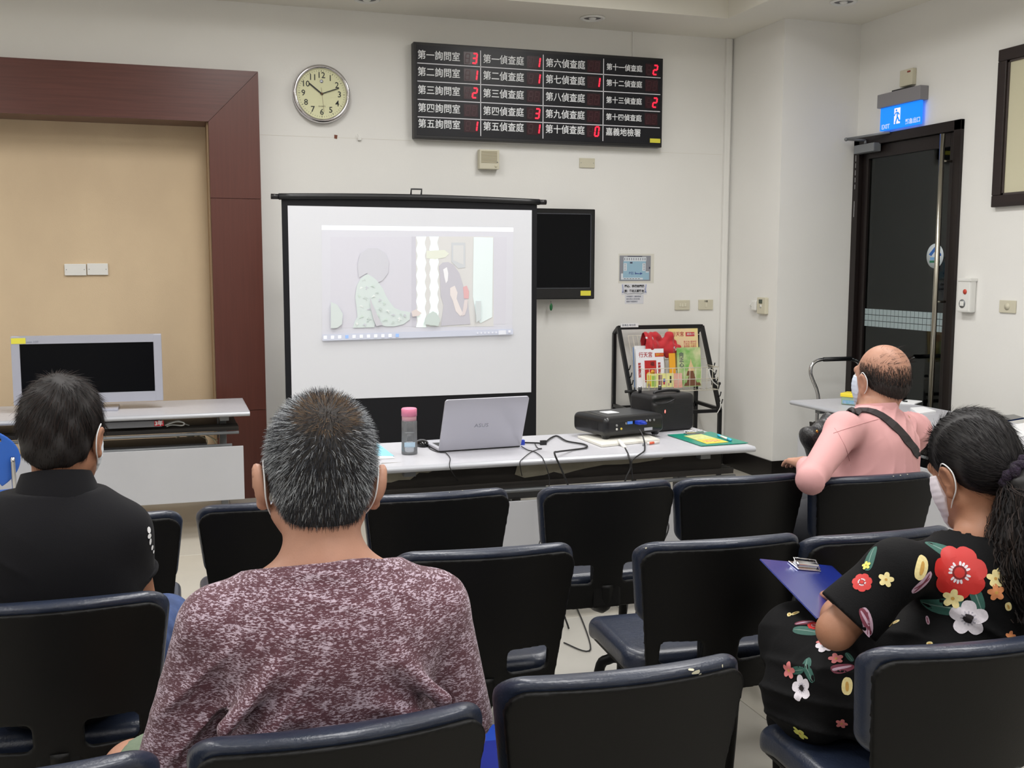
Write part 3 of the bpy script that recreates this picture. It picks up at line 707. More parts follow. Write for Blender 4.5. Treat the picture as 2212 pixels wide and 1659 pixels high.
proj('picture_on_wall', (214,214,212), [(979,530),(1001,530),(1001,572),(979,562)], .12)
proj('dark_figure', (186,184,196), [(950,590),(948,575),(956,567),(968,566),(980,572),(992,590),(1000,615),(1010,650),(1016,700),(952,704),(958,660),(952,640)], .06)
proj('white_door', (226,246,242), [(1023,512),(1065,513),(1063,685),(1038,698),(1030,690),(1021,640)], .3)
proj('face_highlight', (240,240,242), [(957,582),(965,577),(968,590),(967,606),(963,612),(960,600)], .3)
proj('red_sleeve', (232,150,152), [(1000,620),(1008,617),(1013,630),(1012,645),(1002,645)], .1)
proj('forearm', (232,218,212), [(972,622),(982,617),(988,632),(986,645),(992,660),(1000,678),(994,683),(984,672),(978,650),(972,637)], .25)
proj('forearm', (222,206,202), [(1003,648),(1010,646),(1009,664),(1004,680),(997,683)], .18)
proj('head_silhouette', (203,204,214), [(775,600),(772,570),(778,548),(795,536),(815,536),(832,546),(840,565),(838,590),(826,606),(812,612),(792,590)], .05)  # dark head outline of the figure in the projected video
proj('uniform_figure', (204,224,216), [(771,616),(778,603),(786,596),(793,592),(803,597),(812,604),(820,614),(827,624),(833,638),(842,653),(852,665),(866,671),(886,674),(885,690),(872,700),(852,705),(834,705),(822,702),(812,694),(808,707),(762,708),(766,694),(772,684),(770,664),(767,642)], .15)
for k_, (x, y, r) in enumerate(((786,606,6),(779,622,5),(792,622,5),(776,640,5),(790,645,7),(782,662,6),(797,668,6),(780,684,7),(796,690,7),(771,700,5),(788,702,5),(806,618,6),(815,632,5),(806,640,6),(820,648,5),(830,655,5),(822,668,6),(838,672,6),(850,680,6),(832,690,7),(848,696,5),(862,690,6),(874,682,5),(816,680,6),(866,678,4))):
    proj('uniform_patch', ((184,204,194),(238,248,242),(192,196,206),(200,226,210))[k_ % 4], [(x+r*(.6+.5*math.sin(2.3*j+k_))*math.cos(j*PI/4), y+r*(.5+.4*math.cos(1.7*j+k_))*math.sin(j*PI/4)) for j in range(8)], .12)
proj('arm_gap', (198,198,208), [(798,640),(803,655),(812,675),(820,692),(826,702),(812,704),(806,690),(800,665)], .06)
proj('hand', (228,208,200), [(888,672),(898,668),(910,676),(904,682),(890,684)], .15)
proj('green_plant', (196,216,208), [(914,700),(922,680),(934,672),(942,676),(950,690),(946,704)], .1)
proj('green_bush', (206,222,216), [(714,652),(728,658),(740,678),(738,700),(728,708),(714,709)], .12)
proj('bottle', (206,220,220), [(1026,650),(1038,650),(1037,690),(1028,696)], .12)
proj('task_bar', (196,203,228), [(696,722),(1107,710),(1107,722),(696,736)], .14)
for k in range(11):
    x = 702+k*15.5; y = 728.5-k*.43; proj('task_bar_icon', (240,242,250) if k not in (3,10) else (150,185,240), [(x-3.4,y-3.4),(x+3.4,y-3.6),(x+3.4,y+3.2),(x-3.4,y+3.4)], .35)
for k in range(6): x = 1030+k*8; y = 719-k*.25; proj('task_bar_mark', (226,230,244), [(x-1.6,y-1.8),(x+1.6,y-1.8),(x+1.6,y+1.8),(x-1.6,y+1.8)], .3)
proj('task_bar_clock', (230,234,246), [(1075,713.5),(1091,713),(1091,722),(1075,722.5)], .3); proj('task_bar_mark', (236,238,248), [(1096,713),(1101,713),(1101,718),(1096,718.3)], .3)

# ================================================================== MAGAZINE RACK
mr_ = thing('magazine_rack', 'black steel magazine display rack on castors standing against the corner wall', 'magazine rack', (3.55,7.18,0))
rx0, rx1 = 3.20, 3.90; rt = .0125
m_fr = M('black_square_tube', (20,20,22), .4, metal=.2)
def bar(b, p, q, w=.025, d=.025): 
    p, q = Vector(p), Vector(q); t = (q-p).normalized(); u = Vector((1,0,0)) if abs(t.x) < .9 else Vector((0,1,0)); v = t.cross(u).normalized(); u = v.cross(t)
    b.prism([p+u*w/2+v*d/2, p-u*w/2+v*d/2, p-u*w/2-v*d/2, p+u*w/2-v*d/2], q-p)
for x in (rx0, rx1):
    b = B(); bar(b, (x,7.385,.06), (x,7.385,1.075)); bar(b, (x,7.385,1.07), (x,7.31,1.118)); bar(b, (x,7.31,1.118), (x,7.0,.50), .028); bar(b, (x,7.0,.51), (x,7.0,.055)); bar(b, (x,7.385,.52), (x,7.0,.51)); bar(b, (x,7.385,.09), (x,7.0,.09))
    b.put('side_frame', m_fr, mr_)
b = B(); bar(b, (rx0,7.31,1.118), (rx1,7.31,1.118), .03, .03); b.put('top_bar', m_fr, mr_)
b = B(); bar(b, (rx0,7.385,.50), (rx1,7.385,.50)); bar(b, (rx0,7.0,.50), (rx1,7.0,.50)); bar(b, (rx0,7.385,.10), (rx1,7.385,.10)); bar(b, (rx0,7.0,.09), (rx1,7.0,.09), .025,.02); b.put('cross_bars', m_fr, mr_)
for x in (rx0, rx1):
    for k in range(6):
        b = B(); t = .50+k*.085; p = Vector((x,7.31,1.118)).lerp(Vector((x,7.0,.50)), t); b.tube([p, p+Vector((.014,-.022,.008)), p+Vector((.020,-.026,.040))], .005, 6); b.put('hook', m_fr, mr_)
for x in (rx0, rx1):
    for y in (7.385, 7.0):
        B().cyl((x-.012,y,.024),(x+.012,y,.024),.024,14).box((x-.016,y-.012,.03),(x+.016,y+.012,.062)).put('castor', m_black, mr_)
b = B(); by = 6.955; bz = .665
xa, xb = rx0+.045, rx1-.045
for z, y in ((.835,by),(.75,by),(.665,by)): b.tube([(xa,y,z),(xb,y,z)], .0028, 6)
for k in range(14): x = xa+(xb-xa)*k/13; b.tube([(x,by,.835),(x,by,.665),(x,by+.11,.665)], .002, 5)
for z in (.665,.835):
    for x in (xa, xb): b.tube([(x,by,z),(x,by+.12+(z-.665)*.35,z)], .0028, 6)
for k in range(9): x = xa+(.30)*k/8; b.tube([(x,7.06,.68),(x,7.235,1.06)], .002, 5)
for z, y in ((1.06,7.235),(.88,7.152),(.72,7.078)): b.tube([(xa,y,z),(xb,y,z)], .0025, 5)
b.put('wire_basket', M('white_wire', (218,212,196), .45), mr_)
B().cyl((rx0-.06,7.04,.665),(rx0+.03,7.04,.665),.011,10).put('knob', m_black, mr_); B().cyl((rx1-.05,7.04,.70),(rx1+.02,7.04,.70),.011,10).put('knob', m_black, mr_)
B().box((rx0+.01,7.293,1.12),(rx0+.155,7.296,1.15)).put('paper_label', m_paper, mr_); text('宣導品 每份限', .018, m_gink, mr_, fwall(rx0+.02, 7.292, 1.135))
B().tube(spline([at(1545,805,Y=6.97),at(1532,797,Y=6.95),at(1537,820,Y=6.94),at(1550,833,Y=6.96)], 6), .004, 6).put('cable_tie', m_white, mr_)
B().tube(spline([at(1556,868,Y=6.97),at(1556,880,Y=6.96),at(1549,893,Y=6.97)], 5), .0035, 6).put('cable_tie', m_white, mr_)

# magazines and the red cloth bag in the basket
m_red = M('print_red', (190,38,34), .5); m_gold = M('print_gold', (226,170,60), .5)
def book(name, label, cat, x0, x1, y0, y1, Y, mat, tilt=.12, thick=.008, group='printed matter in the rack'):
    """a leaflet standing in the basket: photograph box (x0..x1, y0..y1) at depth Y; returns thing and a frame on its cover"""
    bl, tr = at(x0, y1, Y=Y), at(x1, y0, Y=Y); W = tr.x-bl.x; H = tr.z-bl.z
    t = thing(name, label, cat, (bl.x+W/2, Y, bl.z), group=group)
    A = frame((bl.x, Y, bl.z), (1,0,0), (0,tilt,1))
    B().prism([A @ Vector(p) for p in ((0,0,-thick),(W,0,-thick),(W,H,-thick),(0,H,-thick))], A.to_3x3() @ Vector((0,0,thick))).put('cover', mat, t)
    return t, A, W, H
def lay(A, W, H, q, name, mat, parent, h=.0008):
    b = B(); sticker(b, A, q[0]*W, q[1]*H, q[2]*W, q[3]*H, h); return b.put(name, mat, parent)
m_bl = M('pale_blue_cover', (150,175,215), .5)
t, A, W, H = book('magazine', 'pale blue magazine mostly hidden behind the white ones at the left of the rack', 'magazine', 1371,1420,749,852,7.06, m_bl)
t, A, W, H = book('booklet', 'plain white booklet rising behind the white magazine with red print', 'booklet', 1374,1432,746,850,7.035, m_paper)
t, A, W, H = book('magazine', 'white magazine with red Chinese title and red panel at the left of the rack', 'magazine', 1376,1437.5,753,838,7.005, M('white_cover', (236,236,242), .35))
m_tit = M('title_red', (176,50,50), .6)
text('行天宮', .041, m_tit, t, A @ Matrix.Translation((W*.10,H*.84,.0008)), bold=.0005, sx=.9)
o = lay(A, W, H, (.68,.79,1.0,.89), 'red_label', M('label_orange_red', (206,62,40), .5), t); text('通訊171', .019, m_gold, o, A @ Matrix.Translation((W*.70,H*.84,.0018)), bold=.0004)
o = lay(A, W, H, (.30,.14,.72,.70), 'red_panel', m_red, t); b = B()
for c_, r_ in (((.45,.33),.028),((.58,.40),.022),((.55,.26),.03)): b.lathe([(r_*.7,.0012),(r_*.7,.002)], 12, A @ Matrix.Translation((c_[0]*W,c_[1]*H,0)))
b.put('gold_figures', m_gold, o); text('福', .034, m_ink, o, A @ Matrix.Translation((W*.50,H*.60,.0018)))
m_col = M('print_dark_red', (180,50,52), .6)
for x in (.07,.78): text('\n'.join('慈悲喜捨濟'), .0215, m_col, t, A @ Matrix.Translation((W*x,H*.45,.0008)), bold=.0012)
t, A, W, H = book('envelope', 'orange yellow envelope standing in the middle of the rack', 'envelope', 1447,1461,763,815,7.03, M('orange_paper', (240,172,44), .6))
t, A, W, H = book('magazine', 'peach and yellow magazine with red Chinese title high at the right of the rack', 'magazine', 1447,1512,709,800,7.12, M('peach_cover', (238,208,170), .5, noise=((7,7,7), .2, (236,222,140))))
text('行天宮', .036, m_tit, t, A @ Matrix.Translation((W*.10,H*.86,.0008)), bold=.0004, sx=.95); o = lay(A, W, H, (.58,.81,.88,.91), 'red_label', M('label_red', (196,52,60), .5), t); text('通訊172', .02, m_paper, o, A @ Matrix.Translation((W*.61,H*.86,.0018)))
text('敬天地 禮神明\n行孝弟 守忠信\n重禮義 尚廉恥', .017, M('pink_print', (216,128,120), .6), t, A @ Matrix.Translation((W*.50,H*.62,.0008)))
mgr = M('green_cover', (120,180,90), .45, noise=((10,10,10), .4, (214,214,170)))
t, A, W, H = book('magazine', 'green and white magazine with a small stone stack at the right of the rack', 'magazine', 1465,1517.5,750,836,7.01, mgr)
text('向\n正\n心', .038, M('title_grey', (84,88,96), .5), t, A @ Matrix.Translation((W*.08,H*.68,.0008)), bold=.001)
b = B()
for (x0,x1,y0,y1) in ((.25,.98,.02,.10),(.36,.80,.10,.20),(.42,.76,.20,.28),(.36,.72,.28,.40)): b.prism([A @ Vector((x0*W,y0*H,.0004)),A @ Vector((x1*W,y0*H,.0004)),A @ Vector(((x1-.06)*W,y1*H,.0004)),A @ Vector(((x0+.06)*W,y1*H,.0004))], A.to_3x3() @ Vector((0,0,.0008)))
b.put('brown_stones', M('stone_brown', (120,78,56), .6), t)
b = B(); b.prism([A @ Vector((x*W,y*H,.0014)) for x, y in ((.44,.40),(.72,.40),(.66,.52),(.60,.62),(.57,.72),(.54,.62),(.48,.52))], A.to_3x3() @ Vector((0,0,.0006))); b.put('pale_peak', M('peak_cream', (226,196,150), .6), t)
t, A, W, H = book('leaflet', 'pink and orange leaflet behind the wire at the middle right of the rack', 'leaflet', 1455,1475,806,838,6.985, M('pink_cover', (228,160,140), .5, noise=((12,12,12), .2, (240,200,190))))
t, A, W, H = book('booklet', 'small yellow booklet with colourful drawings at the front of the rack', 'booklet', 1398,1456,806,838,6.975, M('pale_yellow_cover', (240,238,160), .5), tilt=.05)
for q, c in (((.02,.1,.15,.9),(230,196,60)),((.17,.08,.33,.85),(160,200,90)),((.02,.02,.12,.3),(180,160,200)),((.42,.15,.56,.9),(146,104,98)),((.60,.4,.68,.62),(60,90,180)),((.60,.2,.67,.4),(190,60,80)),((.70,.3,.76,.5),(240,220,190)),((.85,.3,.91,.8),(60,60,60)),((.78,.1,.84,.3),(200,170,150))): lay(A, W, H, q, 'drawing_patch', M('patch_%d_%d_%d' % c, c, .6), t)
# red cloth bag, knotted
F = Field((3.30,6.98,.80),(3.78,7.30,1.12),.0055)
P = lambda x, y, Y=7.09: tuple(at(x, y, Y=Y))
F.cap(P(1386,733),P(1402,745),.045,.055,.03).cap(P(1397,727),P(1415,725),.030,.026,.03).cap(P(1415,725),P(1432,737),.026,.02,.02).cap(P(1400,750),P(1440,752),.045,.04,.03)
F.cap(P(1432,738),P(1445,726),.018,.03,.02).cap(P(1445,726),P(1455,738),.03,.014,.02).cap(P(1435,748),P(1462,752),.035,.03,.03).cap(P(1440,765),P(1450,758),.03,.03,.03)
F.cap(P(1384,728),P(1388,752),.02,.02,.02)
F.func(lambda X,Y,Z,f: f+.006*np.sin(60*X+40*Z+3*np.sin(30*X))*np.cos(50*Z-25*X+8*Y))
cb_ = put('cloth_bag', F.mesh('cloth_bag'), M('red_cloth', (196,36,46), .7, bump=(120,.2), sheen=.3)); tag(cb_, 'knotted red cloth bag with white print stuffed in the top of the rack', 'cloth bag')
bv = bvh_of(cb_.data); b = B(); fl = B()
for (x, y, s) in ((1385,730,.012),(1391,729,.010),(1387,742,.012),(1405,730,.011),(1457,754,.014),(1452,750,.009),(1448,768,.010),(1428,728,.012)):
    p = Vector(P(x,y)); hit = bv.ray_cast(Vector((p.x,6.5,p.z))-cb_.location, Vector((0,1,0)))
    if hit[0] is not None:
        n = hit[1]; A = frame(hit[0]+n*.0008, n.orthogonal(), n.cross(n.orthogonal()))
        for k in range(3): a_ = k*PI/3; stroke(b, A, [(-s*math.cos(a_),-s*math.sin(a_)),(s*math.cos(a_),s*math.sin(a_))], .004, .0006)
b.put('white_print', m_paper, cb_, world=False)
# ================================================================== TABLES
m_lam = M('grey_white_laminate', (190,190,196), .38, noise=((60,60,60), .06), coat=.15)
m_edgeg = M('silver_table_edge', (176,178,184), .35, metal=.15)
m_pan = M('modesty_panel_white', (182,183,187), .5, noise=((3,3,3), .05))
m_shelf = M('dark_shelf_laminate', (50,46,42), .6, noise=((3,3,60), .5))
m_post = M('table_leg_grey', (120,122,124), .4, metal=.3)
def table(label, L, D, loc, rz, cols, pan=(.2,.55), group=None, px0=.06, px1=.06, shelf=(.585,.60), panel=True):
    """local frame: the long front edge runs along +x at y=0, depth +y; loc is the front left corner on the floor"""
    t = thing('folding_table', label, 'table', loc, rz, group)
    B().box((.004,.02,.716),(L-.004,D-.02,.74)).put('tabletop', m_lam, t, world=False)
    b = B()
    for y0, s in ((.02,-1),(D-.02,1)):
        pts = [(0,y0,.7405)]+[(0,y0+s*.019*math.sin(a),.7265+.014*math.cos(a)) for a in [k*PI/8 for k in range(9)]]+[(0,y0,.7125)]
        b.prism(pts, (L,0,0))
    b.box((0,.02,.714),(.004,D-.02,.7403)).box((L-.004,.02,.714),(L,D-.02,.7403))
    b.put('edge_moulding', m_edgeg, t, world=False)
    for x in cols:
        b = B(); b.box((x-.02,D/2-.035,.05),(x+.02,D/2+.035,.715), bev=.004); b.box((x-.025,.06,.685),(x+.025,D-.06,.715)); b.box((x-.028,.05,.02),(x+.028,D-.05,.055), bev=.012)
        for y in (.07, D-.07): b.cyl((x,y,0),(x,y,.022),.02,10)
        lg = b.put('leg', m_post, t, world=False)
        B().tube(spline([(x-.03,D/2-.05,.68),(x-.03,D/2-.06,.63),(x-.03,D/2-.03,.60),(x-.03,D/2-.05,.55)], 5), .004, 6).put('latch_wire', m_steel, lg, world=False)
    b = B(); b.box((px0,.10,shelf[0]),(L-px1,D-.08,shelf[1]))
    for k in range(5): b.box((px0,.098+k*.03,shelf[1]),(L-px1,.108+k*.03,shelf[1]+.012))
    b.put('under_shelf', m_shelf, t, world=False)
    b = B(); b.tube([(px0,.085,shelf[0]-.01),(L-px1,.085,shelf[0]-.01)], .009, 8); b.put('shelf_rail', m_steel, t, world=False)
    if panel:
        B().box((px0-.02,.03,pan[0]),(L-px1+.02,.046,pan[1]), bev=.002).put('modesty_panel', m_pan, t, world=False)
    return t
# projector table in the middle
tp = table('long grey-white folding table in the middle carrying the laptop and the projector', 1.83, .64, (.74,4.262,0), 0, (.20,1.60), pan=(.16,.553), shelf=(.60,.615))
def traced(pts, Y, d=.002): return [at(x,y,Y=Y) for x, y in pts], d
m_torn = M('torn_beige_backing', (150,145,128), .8, noise=((14,14,14), .2))
m_tdark = M('torn_dark_core', (42,38,34), .8, noise=((6,6,50), .5))
B().box((.79,4.372,.60),(2.45,4.378,.712)).put('shelf_front', m_tdark, tp)
for pts in ([(824,1000),(960,996),(952,1016),(935,1017),(925,1021),(905,1021),(886,1036),(861,1037),(845,1042),(815,1043),(790,1044)],
            [(1110,990),(1436,976),(1436,986),(1428,992),(1400,996),(1376,1000),(1340,1003),(1303,1004),(1262,1012),(1241,1017),(1217,1024),(1196,1019),(1175,1026),(1160,1028),(1133,1032),(1112,1025),(1117,1007)]):
    B().prism([at(x,y,Y=4.370) for x, y in pts], (0,-.002,0)).put('torn_facing', m_torn, tp)
# table on the left with the monitor
tl = table('grey-white folding table at the left carrying the large silver monitor', 1.83, .68, (-1.42,6.19,0), 0, (.2,1.69), pan=(.224,.537), px0=.08, px1=.06, shelf=(.62,.632))
tr = table('grey-white folding table at the right beside the dark door', 1.83, .64, (3.675,5.72,0), -PI/2, (.22,1.6), pan=(.2,.53), px0=.08, px1=.08)
tr2 = table('second grey-white folding table at the right, cut by the picture edge', 1.4, .64, (3.675,3.885,0), -PI/2, (.22,1.2), pan=(.2,.53), px0=.08, px1=.08)

# things on and under the left table
mo = thing('monitor', 'large monitor with a silver bezel and a yellow label on the left table', 'monitor', (-.46,6.52,.74))
X0, X1, Z1, Z0 = at(22,728,Y=6.5).x, at(348,722,Y=6.5).x, at(200,724,Y=6.5).z, .785
m_silver = M('silver_bezel', (176,178,190), .35, metal=.25)
b = B(); q = (.045,.045,.045,.058)
b.box((X0,6.50,Z0),(X0+q[0],6.56,Z1), bev=.004).box((X1-q[1],6.50,Z0),(X1,6.56,Z1), bev=.004).box((X0+q[0]-.002,6.5008,Z1-q[2]),(X1-q[1]+.002,6.56,Z1-.0005)).box((X0+q[0]-.002,6.5008,Z0+.0005),(X1-q[1]+.002,6.56,Z0+q[3])).box((X0+.01,6.53,Z0+.01),(X1-.01,6.565,Z1-.01))
b.put('bezel', m_silver, mo); B().box((X0+.04,6.507,Z0+.05),(X1-.04,6.512,Z1-.04)).put('screen_panel', m_panel, mo)
B().box((X0+.25,6.45,.74),(X1-.25,6.66,.755), bev=.004).box((-.52,6.565,.75),(-.40,6.60,.95)).put('stand', m_silver, mo)
B().box((X0+.003,6.4985,Z1-.042),(X0+.078,6.4998,Z1-.01)).put('yellow_label', m_yellow, mo)
text('▬▬  LCD', .014, m_gink, mo, fwall(X0+.082, 6.4995, Z1-.032))
def item(name, label, cat, b, mat, group=None): o = b.put(name, mat); return tag(o, label, cat, group)
db = thing('network_recorder', 'grey flat recorder box with a red sticker on the shelf under the left table', 'recorder', (-.2,6.45,.65))
B().box((-.60,6.26,.664),(-.075,6.5,.70), bev=.003).put('case', M('grey_metal_case', (122,124,130), .4, metal=.3), db)
a, c = at(333,908,Y=6.258), at(354,921,Y=6.258); B().box((a.x,6.2575,.669),(c.x,6.26,.699)).put('red_sticker', M('sticker_red', (196,30,48), .4), db)
text('3年', .030, m_paper, db, fwall(a.x+.003, 6.2572, .684), bold=.0012, sx=.95)
m_cab = M('white_cable', (205,208,205), .5); m_cabk = M('black_cable', (24,24,26), .5)
item('coiled_cable', 'coiled white cable beside the red sticker under the left table', 'cable', B().tube(spline([at(356,919,Y=6.3),at(380,911,Y=6.3),at(397,913,Y=6.3),at(394,919,Y=6.3),at(372,918,Y=6.32),at(360,921,Y=6.3)], 6), .004, 6).tube(spline([at(360,915,Y=6.34),at(385,909,Y=6.34),at(400,916,Y=6.34),at(409,919,Y=6.34)], 6), .003, 6), m_cab)
item('black_box', 'long black box below the under-shelf of the left table', 'box', B().box((-.72,6.33,.42),(.17,6.62,.545), bev=.004), M('matt_black_box', (24,20,20), .5))
item('loose_cables', 'tangle of white cables behind the right leg of the left table', 'cable', B().tube(spline([at(380,946,Y=6.4),at(400,937,Y=6.42),at(430,936,Y=6.42),at(455,944,Y=6.4),at(467,958,Y=6.4)], 6), .0035, 6).tube(spline([at(384,942,Y=6.44),at(420,940,Y=6.42),at(445,948,Y=6.4),at(447,962,Y=6.4)], 6), .003, 6).tube(spline([at(390,936,Y=6.45),at(410,943,Y=6.45),at(440,938,Y=6.45),at(470,952,Y=6.42)], 6), .003, 6), M('yellowed_cable', (190,186,160), .5))
b = B(); b.tube([(-.95,6.28,.53),(.31,6.28,.535)], .011, 8); b.put('lower_rail', m_steel, tl)

# blue stacking chairs
def blue_chair(label, loc, rz):
    t = thing('blue_chair', label, 'chair', loc, rz, 'blue plastic chairs')
    mb = M('blue_plastic', (44,98,190), .38); F = Field((-.27,-.12,.44),(.27,.08,.88),.006)
    def f(X,Y,Z,g):
        yy = -.05*(Z-.45)/.35 + .05*(X/.23)**2
        q1 = np.sqrt((X/.235)**2+((Z-.65)/.175)**2); d = (q1-1)*.17
        d = np.maximum(d, .50-Z)
        d = np.maximum(d, np.abs(Y-yy)-.008)
        hole = (np.sqrt((X/.15)**2+((Z-.505)/.065)**2)-1)*.06
        d = np.maximum(d, -hole)
        for hx in (-.15,-.09,-.03,.03,.09,.15): d = np.maximum(d, .011-np.sqrt((X-hx)**2+(Z-(.765-.9*hx*hx-.0))**2+0*Y))
        return d
    F.func(f); put('backrest', F.mesh(), mb, t, world=False)
    F = Field((-.26,-.02,.40),(.26,.46,.47),.007)
    F.func(lambda X,Y,Z,g: np.maximum(np.sqrt(np.maximum(np.abs(X)-.13,0)**2+np.maximum(np.abs(Y-.215)-.12,0)**2)-.09, np.abs(Z-(.44-.03*(np.clip(Y-.3,0,1)/.12)**2-.012*(1-(X/.22)**2)))-.008)); put('seat', F.mesh(), mb, t, world=False)
    for s in (-1,1):
        B().tube(spline([(s*.205,-.02,.66),(s*.205,0,.50),(s*.205,.04,.425),(s*.215,.38,.42),(s*.22,.43,.38),(s*.235,.45,.0)], 5), .011, 8).put('leg', m_chrome, t, world=False)
        B().tube(spline([(s*.205,.10,.42),(s*.22,.02,.36),(s*.24,-.06,0)], 5), .011, 8).put('leg', m_chrome, t, world=False)
    return t
blue_chair('blue plastic chair tucked at the left table beside the man in black', (-.955,5.50,0), 0)
blue_chair('blue plastic chair with a row of round holes behind the right table', (4.64,4.42,0), PI/2)

# laptop
lp = thing('laptop', 'open silver laptop seen from behind on the projector table', 'laptop', (1.33,4.60,.74))
m_alu = M('laptop_silver', (190,190,200), .32, metal=.35); hl, hr = Vector((1.122,4.552,.742)), Vector((1.520,4.580,.742)); ux = (hr-hl).normalized(); uy = Vector((-ux.y,ux.x,0)); W = (hr-hl).length
LB = frame(hl, ux, uy)
b = B(); b.box((0,0,.004),(W,.25,.016), bev=.005, R=LB); b.put('base', m_alu, lp)
B().box((.02,.05,.0155),(W-.02,.16,.0165), R=LB).put('keyboard', m_black, lp); B().box((.002,.004,.0),(W-.002,.245,.005), R=LB).put('underside', m_black, lp)
LL = LB @ Matrix.Translation((0,.004,.012)) @ Matrix.Rotation(PI/2+.40, 4, 'X')
b = B(); n = 6; r = .014; pts = []
for cx, cy, a0 in ((W-r,.258-r,0),(r,.258-r,PI/2)): pts += [(cx+r*math.cos(a0+k*PI/2/n), cy+r*math.sin(a0+k*PI/2/n)) for k in range(n+1)]
pts += [(0,0),(W,0)]
b.prism([LL @ Vector((x,y,0)) for x, y in pts], (LL.to_3x3() @ Vector((0,0,.006)))); lid = b.put('lid', m_alu, lp)
B().box((.01,.012,-.001),(W-.01,.245,.0002), R=LL).put('display', m_panel, lid)
text('ASUS', .026, M('laptop_logo', (160,162,172), .25, metal=.6), lid, LL @ Matrix.Translation((W*.47,.118,.0066)), align='CENTER', sx=1.15)
# a mouse, bottle, papers
ms = thing('computer_mouse', 'black computer mouse between the water bottle and the laptop', 'mouse', (1.05,4.64,.74))
b = B(); p = at(912,958,Z=.752); b.ball(p, (.030,.05,.02), 16); b.put('body', m_gloss, ms)
B().tube(spline([p+Vector((.02,-.03,-.006)),at(930,970,Z=.743),at(945,976,Z=.743),at(962,978,Z=.743)], 6), .0018, 6).put('cable', m_cabk, ms)
wbp = Vector((.990,4.560,.74)); T = Matrix.Translation(wbp)
wbt = thing('water_bottle', 'clear water bottle with a pink screw cap on the projector table', 'bottle', wbp)
mgl = bpy.data.materials.new('clear_bottle'); mgl.use_nodes = True; nt = mgl.node_tree; nt.nodes.clear(); o_ = nt.nodes.new('ShaderNodeOutputMaterial'); a_ = nt.nodes.new('ShaderNodeBsdfTransparent'); a_.inputs[0].default_value = (.86,.88,.90,1); g_ = nt.nodes.new('ShaderNodeBsdfGlossy'); g_.inputs['Roughness'].default_value = .06; f_ = nt.nodes.new('ShaderNodeFresnel'); f_.inputs[0].default_value = 1.6; x_ = nt.nodes.new('ShaderNodeMixShader')
nt.links.new(f_.outputs[0], x_.inputs[0]); nt.links.new(a_.outputs[0], x_.inputs[1]); nt.links.new(g_.outputs[0], x_.inputs[2]); d_ = nt.nodes.new('ShaderNodeBsdfDiffuse'); d_.inputs[0].default_value = (.85,.87,.9,1); y_ = nt.nodes.new('ShaderNodeMixShader'); y_.inputs[0].default_value = .12; nt.links.new(x_.outputs[0], y_.inputs[1]); nt.links.new(d_.outputs[0], y_.inputs[2]); nt.links.new(y_.outputs[0], o_.inputs[0])
B().lathe([(.034,0),(.036,.004),(.0355,.02),(.034,.10),(.034,.148),(.031,.156)], 32).put('bottle_body', mgl, wbt, world=False)
B().lathe([(.032,.002),(.033,.02),(.0325,.095),(0,.095)], 28).put('water', mgl, wbt, world=False)
B().lathe([(.0325,.150),(.0325,.176),(.030,.178)], 28).put('neck_ring', M('pale_pink_ring', (200,150,160), .35), wbt, world=False)
B().lathe([(.0345,.172),(.0345,.203),(.031,.207),(0,.207)], 32).put('cap', M('pink_cap', (222,130,160), .4), wbt, world=False)
B().grid(lambda u, v: (.0352*math.sin(-.9+1.5*u), -.0352*math.cos(-.9+1.5*u), .035+.022*v), 8, 1).put('sticker', M('pale_blue_sticker', (170,195,215), .5), wbt, world=False)
a = [at(x,y,Z=.7425) for x, y in ((790,960),(815,957),(851,985),(790,985))]
item('blue_sheet', 'light blue paper sheet on the table beside the grey-haired man', 'paper', B().prism(a, (0,0,.001)), M('light_blue_paper', (140,210,232), .6))
a = [at(x,y,Z=.7412) for x, y in ((790,958),(822,962),(853,990),(790,993))]
item('white_sheet', 'white paper sheet under the light blue one', 'paper', B().prism(a, (0,0,.001)), m_paper)
# projector
pj = thing('projector', 'black video projector with a blue video plug on the middle table', 'projector', (2.085,4.75,.755), math.radians(13))
m_pj = M('projector_black', (20,21,24), .3); m_pt = M('projector_top', (40,42,46), .35)
F = Field((-.22,-.17,-.005),(.22,.17,.12),.005)
F.func(lambda X,Y,Z,g: np.sqrt(np.maximum(np.abs(X)-.155,0)**2+np.maximum(np.abs(Y)-.115,0)**2+np.maximum(np.abs(Z-.058)-.022,0)**2)-.025+.15*np.clip(.05-Z,0,1)*.3)
F.cap((-.15,-.10,.01),(-.15,-.10,.03),.02,k=.005); F.cap((.15,-.10,.01),(.15,-.10,.03),.02,k=.005)
put('case', F.mesh(), m_pj, pj, world=False)
b = B(); b.prism([(-.15,-.11,.1045),(.15,-.11,.1045),(.13,.11,.1045),(-.11,.11,.1045)], (0,0,.0015)); b.put('top_panel', m_pt, pj, world=False)
B().box((-.08,-.02,.1055),(-.01,.05,.1075)).put('white_label', m_paper, pj, world=False)
b = B()
for k in range(8): b.box((-.1815,-.08,.04+k*.005),(-.178,-.03,.0425+k*.005))
b.put('side_vent', m_black, pj, world=False)
B().box((.05,-.143,.028),(.10,-.1395,.042)).put('maker_plate', m_silver, pj, world=False)
PB = frame((0,-.1405,0), (1,0,0), (0,0,1))
for x, z, c in ((-.115,.066,(150,150,150)),(-.115,.048,(220,220,215)),(-.088,.048,(225,200,90)),(-.06,.072,(120,120,120)),(.065,.076,(150,150,155)),(.085,.076,(150,150,155)),(.11,.076,(120,120,120))):
    B().lathe([(.0055,0),(.0055,.003),(.003,.003)], 12, PB @ Matrix.Translation((x,z,0))).put('socket', M('socket_%d_%d' % (c[0], c[2]), c, .35, metal=.3), pj, world=False)
m_vga = M('plug_blue', (32,60,170), .4)
